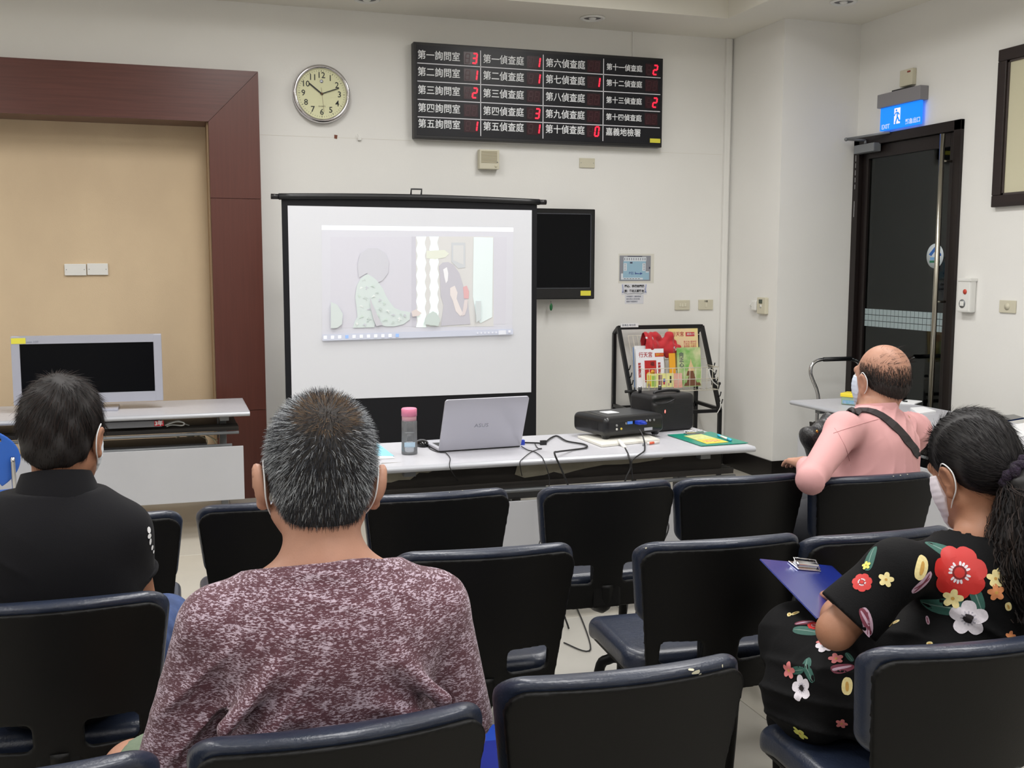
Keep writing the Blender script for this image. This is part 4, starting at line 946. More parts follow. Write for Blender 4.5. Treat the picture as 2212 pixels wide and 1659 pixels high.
B().box((-.052,-.1435,.067),(-.022,-.139,.080)).put('video_socket', M('socket_blue', (80,130,220), .4), pj, world=False)
B().box((-.008,-.175,.064),(.034,-.139,.082), bev=.004).box((.002,-.20,.068),(.022,-.172,.078), bev=.003).put('video_plug', m_vga, pj, world=False)
a = [at(x,y,Z=.7415) for x, y in ((1248,946),(1300,966),(1425,953),(1380,935))]
item('white_folder', 'white folder lying under the projector', 'folder', B().prism(a, (0,0,.010)), M('folder_white', (222,220,210), .45))
pj.location.z = .753
item('marker_pen', 'white marker pen with an orange band in front of the projector', 'pen', B().cyl(at(1398,958,Z=.748),at(1424,955,Z=.748),.0055,10), M('pen_white', (220,215,210), .4))
cpn = bpy.data.objects['marker_pen']; B().cyl(at(1402,957.6,Z=.748),at(1412,956.4,Z=.748),.0062,10).put('orange_band', M('orange_band', (214,92,60), .5), cpn)
# cables
def cable(label, pts, r=.003, mat=None, name='cable'):
    return item(name, label, 'cable', B().tube(spline(pts, 8), r, 7), mat or m_cabk)
vc = cable('thick black video cable looping over the table from the laptop', [at(1129,956,Y=4.66),at(1160,957,Y=4.62),at(1175,957,Z=.747),at(1190,946,Z=.747),at(1204,942,Z=.747),at(1225,953,Z=.747),at(1262,960,Z=.747),at(1266,967,Z=.747),at(1235,972,Z=.747),at(1205,976,Y=4.262+.02),at(1198,980,Y=4.25),at(1212,1012,Y=4.24),at(1226,1046,Y=4.235),at(1240,1080,Y=4.23),at(1230,1150,Y=4.225),(1.56,4.2,.20),(1.6,4.15,.006)], .0042)
B().box(at(1168,952,Y=4.60), at(1179,961,Y=4.615), bev=.003).put('ferrite_bead', m_black, vc)
B().box(at(1124,951,Y=4.63), at(1131,960,Y=4.65), bev=.002).put('video_plug', m_vga, vc)
cable('thin black cable from the laptop dropping off the table edge to the floor', [at(1126,964,Z=.746),at(1140,972,Z=.744),at(1155,976,Z=.744),at(1170,987,Z=.744),at(1178,1003,Y=4.245),at(1186,1030,Y=4.24),at(1186,1050,Y=4.235),at(1172,1080,Y=4.23),at(1171,1150,Y=4.22),(1.43,4.19,.22),(1.46,4.14,.006)], .0022)
cable('thin black cable curling over the table edge right of the laptop', [at(1155,958,Z=.744),at(1162,968,Z=.744),at(1170,969,Z=.744),at(1150,975,Z=.744),at(1130,990,Z=.744),at(1123,1001,Y=4.245),at(1128,1030,Y=4.38)], .002)
cable('thin black cable hanging from the left end of the laptop', [at(963,978,Z=.744),at(972,989,Z=.744),at(971,1003,Y=4.245),at(974,1015,Y=4.245),at(990,1040,Y=4.38)], .002)
pc = cable('black cable from the blue projector plug down behind the chairs', [at(1381,928,Y=4.53),at(1387,938,Y=4.50),at(1392,955,Y=4.45),at(1393,968,Z=.748),at(1390,976,Z=.748),at(1370,990,Y=4.25),at(1364,1000,Y=4.245),at(1366,1030,Y=4.24),at(1375,1100,Y=4.235),(1.98,4.19,.2),(2.0,4.1,.006)], .0035)
B().ball(at(1391,962,Y=4.44), (.008,.008,.013), 10).put('ferrite_bead', m_steel, pc)
wc = cable('black power cable with a white plug from the projector to the floor', [at(1350,968,Y=4.42),at(1358,985,Y=4.25),at(1362,1010,Y=4.24),at(1350,1040,Y=4.235),at(1345,1090,Y=4.23),(1.9,4.19,.2),(1.84,4.1,.006)], .0042)
B().tube([at(1337,952,Y=4.50),at(1351,968,Y=4.42)], [.0085,.0095], 10).put('white_plug', m_white, wc)
cable('black cable loop on the floor behind the second row chairs', [(1.52,4.0,.005),(1.60,3.9,.005),at(1240,1300,Z=.005),at(1225,1296,Z=.005),at(1205,1316,Z=.005),(1.30,4.15,.005)], .003)
cable('thin black cable arching between the middle chairs and the table', [at(1429,1105,Y=4.15),at(1440,1125,Y=4.12),at(1443,1145,Y=4.10),(2.0,4.1,.3),(2.0,4.1,.006)], .004)
# loudspeaker amplifier
am = thing('portable_amplifier', 'black portable amplifier with a carrying handle standing behind the projector', 'amplifier', (2.40,4.90,.74), math.radians(9))
F = Field((-.16,-.13,-.01),(.16,.15,.23),.005)
F.func(lambda X,Y,Z,g: np.sqrt(np.maximum(np.abs(X)-.105,0)**2+np.maximum(np.abs(Y-.01)-.085,0)**2+np.maximum(np.abs(Z-.095)-.07,0)**2)-.025)
F.cap((-.115,-.10,.155),(-.02,-.10,.163),.013,k=.008,op='cut'); F.func(lambda X,Y,Z,g: np.maximum(g,-Z))
put('case', F.mesh(), M('amplifier_black', (18,17,19), .45, bump=(300,.15)), am, world=False)
B().tube(spline([(-.118,-.103,.150),(-.06,-.106,.147),(.0,-.103,.165)], 6), .003, 6).put('handle_lip', m_black, am, world=False)
B().tube(spline([(-.075,-.03,.188),(-.07,-.03,.197),(0,-.035,.203),(.07,-.03,.197),(.075,-.03,.188)], 5), .007, 8).put('top_handle', m_black, am, world=False)
for x, y in ((-.11,.05),(.02,.06)):
    B().cyl((x,y,.185),(x,y,.215),.009,12).put('knob', m_black, am, world=False); B().cyl((x,y,.215),(x,y,.219),.0085,12).put('knob_cap', m_chrome, am, world=False)
B().ball((-.057,-.0995,.105), (.004,.003,.010), 8).put('power_light', M('red_indicator', (255,120,110), .4, emit=((255,110,100), 2.2)), am, world=False)
b = B()
for k in range(14): b.box((-.09,-.1005,.02+k*.009),(.115,-.0992,.024+k*.009))
b.put('grille', m_black, am, world=False)
# green clipboard with leaflet and pen
gc = thing('clipboard', 'green clipboard with yellow leaflets at the right end of the projector table', 'clipboard', (2.45,4.5,.74))
a = [at(x,y,Z=.7425) for x, y in ((1441.5,940),(1536,933.7),(1616,957.6),(1515,964))]; B().prism(a, (0,0,.003)).put('board', M('green_board', (20,134,112), .3), gc)
cu = (a[1]-a[0]).normalized(); cv = Vector((-cu.y,cu.x,0)); cp_ = a[0].lerp(a[1], .55)
CA = frame(cp_+Vector((0,0,.003))-cv*.03, cu, cv)
B().box((-.055,-.02,.0),(.055,.018,.003), bev=.001, R=CA).box((-.05,-.004,.003),(.05,.010,.012), bev=.002, R=CA).tube([CA @ Vector(p) for p in ((-.052,.0,.004),(-.052,.018,.014),(.052,.018,.014),(.052,.0,.004))], .0015, 6).put('metal_clip', m_chrome, gc)
lf = thing('leaflet', 'yellow and orange leaflet clipped on the green board', 'leaflet', (2.46,4.5,.746))
a = [at(x,y,Z=.746) for x, y in ((1478,942),(1514,938),(1574,955),(1527,959))]; B().prism(a, (0,0,.001)).put('sheet', M('orange_yellow', (240,196,70), .5), lf)
a2 = [a[0].lerp(a[3],.02), a[1].lerp(a[2],.02), a[1].lerp(a[2],.55), a[0].lerp(a[3],.55)]; B().prism([p+Vector((0,0,.0012)) for p in a2], (0,0,.0006)).put('pale_half', M('pale_lime', (206,212,140), .5, noise=((40,40,40), .3)), lf)
a3 = [a[0].lerp(a[3],.66).lerp(a[1].lerp(a[2],.66), .15), a[0].lerp(a[3],.66).lerp(a[1].lerp(a[2],.66), .85), a[0].lerp(a[3],.86).lerp(a[1].lerp(a[2],.86), .85), a[0].lerp(a[3],.86).lerp(a[1].lerp(a[2],.86), .15)]; B().prism([p+Vector((0,0,.0012)) for p in a3], (0,0,.0006)).put('printed_strip', M('print_brownred', (190,90,70), .6, noise=((90,90,90), .5, (240,210,120))), lf)
pe = thing('ballpoint_pen', 'white and light blue pen on the green clipboard', 'pen', (2.6,4.5,.75))
B().cyl(at(1556,942,Z=.752),at(1573,948.5,Z=.752),.0055,10).put('barrel', m_white, pe); B().cyl(at(1551,940,Z=.752),at(1557,942.5,Z=.752),.0062,10).put('blue_end', M('pen_blue', (70,180,215), .4), pe); B().cyl(at(1572,948,Z=.752),at(1579,951,Z=.752),.0062,10).put('blue_end', M('pen_blue', (70,180,215), .4), pe)

# things on the right table
yb = thing('plastic_box', 'clear plastic box with a yellow lid and blue contents on the right table', 'box', (3.97,5.30,.74))
p0 = at(1812,873,Z=.74); BX = frame((p0.x,p0.y-.02,.74), (.55,-.83,0), (.83,.55,0))
mcl = M('cloudy_plastic', (170,196,170), .3, trans=.3)
B().box((0,0,.002),(.16,.10,.05), bev=.006, R=BX).put('tub', mcl, yb); B().box((-.005,-.005,.048),(.165,.105,.072), bev=.005, R=BX).put('lid', M('yellow_lid', (236,214,60), .4), yb)
B().box((.01,-.001,.008),(.15,.0,.03), R=BX).put('blue_contents', M('blue_contents', (90,160,180), .5, noise=((60,60,60), .5, (150,170,200))), yb); B().box((.05,.03,.072),(.10,.06,.0745), R=BX).put('lid_mark', m_black, yb)
for (nm, lab, pts, mat, h) in (('paper_stack', 'stack of white papers behind the bald man on the right table', ((1935,872),(1960,865),(1992,868),(1975,874)), m_paper, .006),
    ('paper_stack', 'thick folded white papers beside the pink shirt on the right table', ((1966,884),(1995,882),(2022,891),(1984,897)), m_paper, .010),
    ('paper_sheet', 'white form lying near the blue chair on the right table', ((2150,925),(2212,915),(2250,930),(2190,950)), m_paper, .004),
    ('cream_folder', 'cream folder at the middle of the right table', ((2060,900),(2110,893),(2160,905),(2090,912)), M('cream_paper', (220,214,196), .6), .005)):
    item(nm, lab, 'paper', B().prism([at(x,y,Z=.7405) for x, y in pts], (0,0,h)), mat)
item('black_phone', 'flat black phone lying on the papers of the right table', 'phone', B().prism([at(x,y,Z=.7455) for x, y in ((2148,902),(2190,898),(2212,905),(2170,912))], (0,0,.008)), m_gloss)
item('black_pen', 'black pen at the front edge of the right table', 'pen', B().cyl(at(2032,905,Z=.745),at(2075,898,Z=.745),.004,8), m_black)
item('black_pen', 'black pen lying on the white papers behind the bald man', 'pen', B().cyl(at(1950,866,Z=.7515),at(1960,867,Z=.7515),.004,8), m_black)
item('shelf_clutter', 'dark boxes stored on the shelf under the right table', 'box', B().box((3.80,4.40,.60),(4.1,4.95,.68), bev=.003), m_black)

# hand trolley behind the right table
tr_ = thing('platform_trolley', 'flatbed trolley with a bent chrome handle behind the right table', 'trolley', (4.45,6.25,0))
hy0 = 6.33; xh0, xh1 = at(1757,850,Y=hy0).x, at(1757,850,Y=hy0).x+.42
P0 = [(xh0+.035,hy0,.16),(xh0+.035,hy0,.50),at(1768,872,Y=hy0),at(1765,845,Y=hy0),at(1756,822,Y=hy0),at(1751,806,Y=hy0),at(1753,790,Y=hy0),at(1763,780,Y=hy0),at(1776,776.5,Y=hy0)]
zt_ = P0[-1].z; tb = spline(P0, 6)+spline([(4.44,hy0,zt_),(4.58,hy0,zt_-.01),(4.64,hy0,zt_-.06),(4.63,hy0,zt_-.18),(4.62,hy0,.5),(4.62,hy0,.16)], 6)
B().tube(tb, .0125, 12).put('handle', m_chrome, tr_)
B().tube([Vector(P0[-1])+Vector((.01,0,0)),(4.56,hy0,zt_)], .0155, 12).put('black_grip', m_black, tr_)
B().box((xh0-.02,5.86,.13),(4.68,hy0+.03,.165), bev=.01).put('platform', M('trolley_blue_grey', (60,66,78), .5), tr_)
for x in (xh0+.04, 4.60):
    for y in (5.92, 6.27): B().cyl((x-.015,y,.055),(x+.015,y,.055),.055,18).box((x-.02,y-.02,.06),(x+.02,y+.02,.13)).put('wheel', m_black, tr_)

# ================================================================== AUDIENCE CHAIRS
m_navy = M('navy_leather', (36,44,62), .36, noise=((14,14,14), .22), bump=(180,.12), coat=.25); m_shell = M('chair_shell_black', (13,13,13), .5, spec=.22, noise=((5,5,5), .15), bump=(400,.06))
def _y0(X, Z): return .085*((.86-Z)/.42)+.042*(X/.22)**2
def rbox2(x, y, hx, hy, r): 
    qx = np.abs(x)-(hx-r); qy = np.abs(y)-(hy-r)
    return np.sqrt(np.maximum(qx,0)**2+np.maximum(qy,0)**2)+np.minimum(np.maximum(qx,qy),0)-r
def shell_f(X,Y,Z,g):
    w_ = .184+.052*np.clip((Z-.44)/.42,0,1)
    d2 = rbox2(X*.205/w_, Z-(.640+.006*(1-(X/.22)**2)), .205, .208, .045)
    for s in (-1,1): d2 = np.maximum(d2, -rbox2(X-s*(.108+.0*Z), Z-.560-s*0-.10*np.abs(X-s*.108)*0, .056, .034, .018))
    return np.maximum(d2, np.abs(Y-(_y0(X,Z)+.008))-.008).astype(np.float32)
def cush_f(X,Y,Z,g):
    w_ = .184+.052*np.clip((Z-.44)/.42,0,1)
    d2 = rbox2(X*.205/w_, Z-(.745+.008*(1-(X/.22)**2)), .210, .120, .05)
    th = Y-(_y0(X,Z)+.048-.016*np.clip((Z-.835)/.03,0,1))
    q1 = d2+.026; q2 = np.abs(th)-.030+.026
    return (np.sqrt(np.maximum(q1,0)**2+np.maximum(q2,0)**2)+np.minimum(np.maximum(q1,q2),0)-.026).astype(np.float32)
def seat_f(X,Y,Z,g):
    zz = Z-(.505-.06*np.clip((Y-.43)/.14,0,1)**2+.03*np.clip((.2-Y)/.15,0,1)*0)
    d2 = rbox2(X, Y-.345, .225, .215, .085); q1 = d2+.028; q2 = np.abs(zz)-.036+.028
    return (np.sqrt(np.maximum(q1,0)**2+np.maximum(q2,0)**2)+np.minimum(np.maximum(q1,q2),0)-.028).astype(np.float32)
CHM = {}
F = Field((-.26,-.02,.41),(.26,.17,.88),.0045); F.func(shell_f); CHM['shell'] = F.mesh('back_shell')
F = Field((-.27,-.03,.60),(.27,.17,.90),.0055); F.func(cush_f); CHM['cush'] = F.mesh('back_cushion')
F = Field((-.25,.09,.42),(.25,.60,.56),.007); F.func(seat_f); CHM['seat'] = F.mesh('seat')
def make_chair():
    t = thing('audience_chair', '', 'chair')
    put('back_shell', CHM['shell'], m_shell, t, world=False); put('back_cushion', CHM['cush'], m_navy, t, world=False); put('seat', CHM['seat'], m_navy, t, world=False)
    b = B(); b.box((-.20,.135,.445),(.20,.53,.470), bev=.012); b.put('seat_pan', m_shell, t, world=False)
    b = B(); b.tube(spline([(-.0,.30,.43),(0,.16,.425),(0,.10,.45),(0,.085,.52)], 5), .026, 8); b.box((-.05,.072,.44),(.05,.11,.60), bev=.01); b.put('back_bracket', m_shell, t, world=False)
    for sx in (-1,1):
        for y, dy in ((.18,-.07),(.40,.07)):
            B().tube(spline([(sx*.04,y+.02,.432),(sx*.15,y,.432),(sx*.185,y+dy*.2,.425),(sx*.21,y+dy*.5,.38),(sx*.215,y+dy*.8,.15),(sx*.218,y+dy,.0)], 5), .0155, 10).put('leg', m_shell, t, world=False)
    return t
c0 = make_chair(); first = [True]
GR = {1:'front row chairs', 2:'second row chairs', 3:'nearest row chairs'}
def place(x, y, row, label, rz=0, parts=None, dz=0):
    c = c0 if first[0] else copy_tree(c0); first[0] = False
    c.location = (x,y,0); c.rotation_euler = (0,0,rz); c['label'] = label; c['group'] = GR[row]; c.scale.z = 1+dz
    return c
f0 = place(-.225,3.10,1,'navy padded black chair in the front row hidden behind the man in the black polo')
f1 = place(.285,3.13,1,'navy padded black chair in the front row left of the grey-haired man')
f2 = place(.785,3.11,1,'front row navy padded chair directly in front of the laptop')
f3 = place(1.35,3.08,1,'front row navy padded chair before the projector, corner of its seat showing at the left', rz=-.02)
f4 = place(1.825,3.05,1,'front row navy padded chair in front of the green clipboard', rz=-.05)
f5 = place(2.275,2.93,1,'navy padded chair under the bald man in the pink shirt', rz=-.03)
s0 = place(-.265,2.31,2,'second row navy padded chair carrying the man in the black polo', rz=-.03)
s1 = place(.735,2.43,2,'second row navy padded chair right behind the shoulder of the man in maroon', rz=-.07)
s2 = place(1.352,2.335,2,'second row navy padded chair standing alone with its whole seat side showing', rz=-.06)
s3 = place(1.80,2.27,2,'second row navy padded chair beyond the blue clipboard of the woman', rz=.0)
t0 = place(-.275,1.50,3,'nearest row navy padded chair at the lower left corner, only its top edge in view')
t1 = place(.238,1.515,3,'nearest row navy padded chair carrying the man in the maroon shirt', rz=.03)
t2 = place(.748,1.59,3,'nearest row empty navy padded chair with a torn spot on its top edge', rz=-.02)
t3 = place(1.445,1.515,3,'nearest row navy padded chair carrying the woman in the floral dress', rz=-.06)
# leather scuffs showing pale stuffing
def scuffs(ch, pts, name='scuff'):
    b = B(); bv = BVHTree.FromObject if 0 else None
    M4 = Matrix.Translation(ch.location) @ Matrix.Rotation(ch.rotation_euler.z, 4, 'Z'); Mi = M4.inverted(); tree = bvh_of(CHM['cush'])
    o = Vector((0,0,1.57)); n_ = 0
    for x, y, w_, h_ in pts:
        d = at(x, y, Y=3)-o; lo, ld = Mi @ o, (Mi.to_3x3() @ d).normalized(); hit = tree.ray_cast(lo, ld)
        if hit[0] is None: continue
        n = hit[1]; u = (Vector((1,0,0))-n*n.x).normalized(); v = n.cross(u); p = hit[0]+n*.0006
        k = 7; ring = [p+u*w_*math.cos(a)*(.7+.5*random.random())+v*h_*math.sin(a)*(.7+.5*random.random()) for a in [2*PI*i/k for i in range(k)]]
        b.prism(ring, n*.0004); n_ += 1
    if n_: b.put(name, M('pale_stuffing', (208,204,180), .8), ch, world=False)
    else: b.bm.free()
scuffs(t2, [(1492,1447,.008,.003),(1504,1452,.010,.004),(1511,1458,.004,.006),(1508,1464,.003,.005),(1560,1438,.0015,.003)])
scuffs(t1, [(878,1597,.0012,.003),(898,1590,.0012,.004),(912,1583,.0015,.003),(922,1578,.0012,.003),(575,1645,.002,.002)])
scuffs(s1, [(1087,1207,.0015,.003),(1133,1203,.0012,.003),(1153,1200,.0012,.004)])
scuffs(f2, [(971,1064,.0012,.002),(999,1060,.002,.002),(1059,1058,.0015,.0015)])
scuffs(f5, [(1930,1029,.003,.0015),(1945,1027,.004,.0012),(1960,1025,.003,.0015)])
scuffs(s2, [(1396,1184,.003,.002)])
scuffs(t3, [(1880,1402,.0012,.003)])
# blue clipboard on the empty nearest seat
bc = thing('clipboard', 'blue clipboard with a white seal mark lying on the empty nearest chair', 'clipboard', (.62,2.0,.542))
a = [at(x,y,Z=.548) for x, y in ((1000,1569),(1090,1567),(1100,1680),(960,1690))]
B().prism(a, (0,0,.003)).put('board', M('clipboard_blue', (30,60,150), .25, coat=.3), bc)
a = [at(x,y,Z=.5515) for x, y in ((998,1607),(1095,1597),(1105,1685),(965,1690))]; B().prism(a, (0,0,.001)).put('folder_pocket', M('clipboard_navy', (30,40,120), .2, coat=.4), bc)
for x, y in ((1016,1632),(1022,1631)): text('印', .012, m_lil, bc, frame(at(x,y,Z=.5528), (1,.25,0), (-.25,1,0)))
# ================================================================== PEOPLE
def Rz(a): return np.array(((math.cos(a),-math.sin(a),0),(math.sin(a),math.cos(a),0),(0,0,1)))
def Rx(a): return np.array(((1,0,0),(0,math.cos(a),-math.sin(a)),(0,math.sin(a),math.cos(a))))
def Ry(a): return np.array(((math.cos(a),0,math.sin(a)),(0,1,0),(-math.sin(a),0,math.cos(a))))
def V3(p): return np.array(p, float)
class Head:
    """local axes: x to the person's right, y forward, z up, origin between the ears"""
    def __init__(s, c, R, sc=1.0): s.c = V3(c); s.R = R; s.s = sc
    def p(s, q): return s.c+s.R @ (V3(q)*s.s)
    def inv(s, X, Y, Z):
        x, y, z = X-s.c[0], Y-s.c[1], Z-s.c[2]; R = s.R
        return ((R[0,0]*x+R[1,0]*y+R[2,0]*z)/s.s, (R[0,1]*x+R[1,1]*y+R[2,1]*z)/s.s, (R[0,2]*x+R[1,2]*y+R[2,2]*z)/s.s)
    def ell(s, F, c, r, k=.015, op='add', Rl=None): F.ell(s.p(c), V3(r)*s.s, s.R if Rl is None else s.R @ Rl, k, op)
    def cap(s, F, a, b, ra, rb=None, k=.012, op='add'): F.cap(s.p(a), s.p(b), ra*s.s, (ra if rb is None else rb)*s.s, k, op)
    def build(s, F, jaw=1.0, eo=0):
        s.ell(F, (0,-.018,.040), (.076,.098,.088), .02); s.ell(F, (0,-.055,-.008), (.060,.052,.055), .03)
        s.ell(F, (0,.030,-.020), (.060*jaw,.064,.092), .03)
        for q in (-1,1):
            s.cap(F, (q*.050*jaw,.0,-.048), (q*.020*jaw,.066,-.096), .022, .019, .02); s.ell(F, (q*.036,.062,-.028), (.024,.022,.024), .02)
        s.ell(F, (0,.078,-.098), (.020,.017,.016), .02); s.cap(F, (-.034,.083,.031), (.034,.083,.031), .012, None, .02)
        for q in (-1,1): s.ell(F, (q*.031,.101,.012), (.017,.013,.009), .01, 'cut')
        s.cap(F, (0,.090,.020), (0,.111,-.022), .008, .0125, .012)
        for q in (-1,1): s.ell(F, (q*.012,.100,-.028), (.008,.010,.007), .008)
        s.cap(F, (-.020,.090,-.054), (.020,.090,-.054), .007, None, .008); s.cap(F, (-.015,.089,-.064), (.015,.089,-.064), .007, None, .008)
        for q in (-1,1):
            E = Ry(q*.22) @ Rx(-.15)
            s.ell(F, (q*(.083+eo),-.012,-.002), (.0085+eo*.5,.021,.033), .006, 'add', E); s.ell(F, (q*(.091+eo),-.008,.002), (.006,.012,.020), .004, 'cut', E); s.ell(F, (q*(.080+eo*.7),-.004,-.034), (.007+eo*.4,.010,.011), .006)
def eyes(H, parent):
    me_ = M('eye_white', (225,222,215), .2); mi_ = M('iris_dark', (38,26,20), .15)
    for q in (-1,1):
        e = B().ball(H.p((q*.031,.080,.012)), .0125*H.s, 12).put('eye', me_, parent); B().ball(H.p((q*.031,.0868,.012)), .0066*H.s, 10).put('iris', mi_, e)
        b = B(); b.tube([H.p((q*.016,.098,.031)), H.p((q*.030,.099,.036)), H.p((q*.044,.090,.033))], [.002,.003,.0015], 6); b.put('eyebrow', M('brow_hair', (40,36,34), .7), parent)
def hand(F, w, d, n, side, s=1.0, curl=(.35,.45,.35), spread=.10):
    """wrist w, finger direction d, palm normal n; side=+1 right hand, -1 left"""
    w = V3(w); d = V3(d)/np.linalg.norm(d); n = V3(n)-d*(V3(n)@d); n /= np.linalg.norm(n); t = np.cross(d, n)*side
    F.cap(w, w+d*.03*s, .024*s, .026*s, .015)
    L = (.070,.078,.072,.056)
    for i in range(4):
        o = (.030-.0200*i)*s; k0 = w+d*(.088-.004*abs(i-1))*s+t*o
        F.cap(w+d*.02*s+t*o*.6, k0, .0145*s, .0125*s, .012)
        a = 0; p = k0; di = d+t*spread*(1.5-i)*.5; di /= np.linalg.norm(di); seg = (.46,.31,.26)
        for j in range(3):
            a += curl[j]; v = di*math.cos(a)+n*math.sin(a); q = p+v*L[i]*seg[j]*s
            F.cap(p, q, (.0092-.0009*j)*s, (.0084-.0009*j)*s, .004); p = q
    b = w+d*.025*s+t*.028*s; v1 = (t*.75+d*.6+n*.25); v1 /= np.linalg.norm(v1); v2 = (t*.35+d*.85+n*.4); v2 /= np.linalg.norm(v2)
    F.cap(b-t*.008*s, b+v1*.036*s, .015*s, .012*s, .012); F.cap(b+v1*.036*s, b+v1*.036*s+v2*.030*s, .0108*s, .0096*s, .005); F.cap(b+v1*.036*s+v2*.03*s, b+v1*.036*s+v2*.054*s, .0098*s, .008*s, .004)
def finish(F, name, mat, parent): return put(name, F.mesh(name), mat, parent)
def body(P, H, res=.0052):
    """one continuous figure from joints in P"""
    pts = np.array([V3(v) for k, v in P.items() if isinstance(v, (tuple, list, np.ndarray)) and len(np.shape(v)) == 1 and len(v) == 3]+[H.c])
    F = Field(pts.min(0)-.20, np.maximum(pts.max(0)+.20, H.c+.20), res); g = P.get('g', 1.0)
    H.build(F, P.get('jaw', 1.0), P.get('ears', 0)); nb = V3(P['neck'])
    F.cap(H.p((0,-.022,-.045)), nb, P.get('nr', .058), P.get('nr', .058)*1.1, .03)
    c, pv = V3(P['chest']), V3(P['pelvis']); R = Rz(P['phi']); dep = P.get('dep', .105)*g
    F.ell(c, (P['sw']*.84, dep*.86, .19), R, .04); F.ell(.55*c+.45*pv, (P['sw']*.76, dep*.90, .17), R, .04); F.ell(pv, (.155*g, .115*g, .12), R, .04)
    for q in 'LR':
        s, e, w_, h, kn, an = (V3(P[x+q]) for x in ('sh','el','wr','hip','knee','ank')); sd = 1 if q == 'R' else -1
        F.cap(nb+(0,0,-.015), s+(0,0,.0), P.get('tr',.050)*g, P.get('tr',.050)*g, .04); ag = g*P.get('ag', 1.0); F.cap(s, e, .048*ag, .040*ag, .03*P.get('ag', 1.0)); F.cap(e, w_, .040*ag, .026*g, .015); F.ell(e+.38*(w_-e), (.041*ag,)*3, None, .03*P.get('ag', 1.0))
        F.cap(h, kn, .085*g, .058*g, .04); F.cap(kn, an, .056*g, .036*g, .02); F.ell(kn+.3*(an-kn)+V3((0,-.012,0)), (.054*g,.056*g,.10), None, .03)
        ft = R @ V3((0,.17,0)); F.cap(an+(0,0,-.03), an+(ft[0],ft[1],-.055), .036, .026, .02)
        hd = P.get('hand'+q, ((R @ V3((-sd*.3,.9,-.15))), (0,0,-1), (.25,.35,.25)))
        hand(F, w_, hd[0], hd[1], sd, P.get('hs', .96), hd[2])
    return F
def shoes(P, parent, mat):
    R = Rz(P['phi'])
    for q in 'LR':
        an = V3(P['ank'+q]); F = Field(an-(.2,.2,.13), an+(.2,.3,.08), .007); f1 = R @ V3((0,.18,0))
        F.cap(an+(0,0,-.035), an+(f1[0],f1[1],-.055), .047, .038, .03); F.cap(an+(0,0,.01), an+(0,0,-.03), .05, .05, .02); F.plane((0,0,.004),(0,0,-1))
        finish(F, 'shoe', mat, parent)
m_skin = M('skin', (180,134,112), .5, noise=((30,30,30), .06), bump=(260,.05), spec=.4); m_skin2 = M('skin_tan', (166,118,92), .5, noise=((30,30,30), .06), bump=(260,.05), spec=.4)
def hairmat(name, rough=.45):
    if name in MC: return MC[name]
    m = bpy.data.materials.new(name); m.use_nodes = True; nt = m.node_tree; b = nt.nodes['Principled BSDF']; a = nt.nodes.new('ShaderNodeVertexColor'); a.layer_name = 'tone'
    nt.links.new(a.outputs[0], b.inputs['Base Color']); b.inputs['Roughness'].default_value = .6; b.inputs['Specular IOR Level'].default_value = .15; MC[name] = m; return m
def strands(H, shell, n, parent, length, lift, flow, tone, name='hair', width=.0010, keep=None, segs=3, droop=0, jit=.16):
    """real hair: thin ribbons rooted in the hair mass, coloured strand by strand"""
    tree = bvh_of(shell); ga = PI*(3-5**.5); vs = []; fs = []; cols = []; c = Vector(H.c)
    for i in range(n):
        z = 1-2*(i+.5)/n; r = math.sqrt(1-z*z); a = ga*i+random.uniform(-.05,.05); d = Vector((r*math.cos(a), r*math.sin(a), z))
        hit = tree.ray_cast(c+d*.3, -d)
        if hit[0] is None: continue
        p, nn = hit[0], hit[1]
        if nn.dot(d) < .25: continue
        loc = H.inv(p.x, p.y, p.z)
        if keep and not keep(*loc): continue
        fl = Vector(H.R @ V3(flow(*loc))); fl -= nn*fl.dot(nn); fl = fl.normalized() if fl.length > 1e-5 else nn.orthogonal()
        j = Vector((random.gauss(0,1),random.gauss(0,1),random.gauss(0,1)))*jit
        L = (length(*loc) if callable(length) else length)*random.uniform(.75,1.15); lf = lift(*loc) if callable(lift) else lift
        dr = (fl*(1-lf)+nn*lf+j).normalized(); q = p-nn*.002; sd = dr.cross(nn)
        if sd.length < 1e-4: continue
        sd.normalize(); sd = (sd+nn*random.uniform(-.5,.5)).normalized(); col = tone(*loc); b0 = len(vs); W = width*random.uniform(.7,1.2)
        for k in range(segs+1):
            t = k/segs; w_ = W*(1-t*.8); vs += [q-sd*w_/2, q+sd*w_/2]; cols += [col, col]
            q = q+dr*L/segs; dr = (dr+fl*.22-nn*droop).normalized()
        for k in range(segs): fs.append((b0+2*k, b0+2*k+1, b0+2*k+3, b0+2*k+2))
    me = bpy.data.meshes.new(name); me.from_pydata([tuple(v) for v in vs], [], fs); at_ = me.color_attributes.new('tone', 'FLOAT_COLOR', 'POINT')
    arr = np.ones((len(cols),4), np.float32); arr[:,:3] = [srgb(q) for q in cols]; at_.data.foreach_set('color', arr.ravel())
    return put(name, me, hairmat('hair_strands'), parent)
def hairline(F, H, ys, zs):
    def fn(X,Y,Z,f):
        x, y, z = H.inv(X,Y,Z); zm = np.interp(y, ys, zs).astype(np.float32)
        return np.maximum(f, (zm-z)*H.s).astype(np.float32)
    F.func(fn)
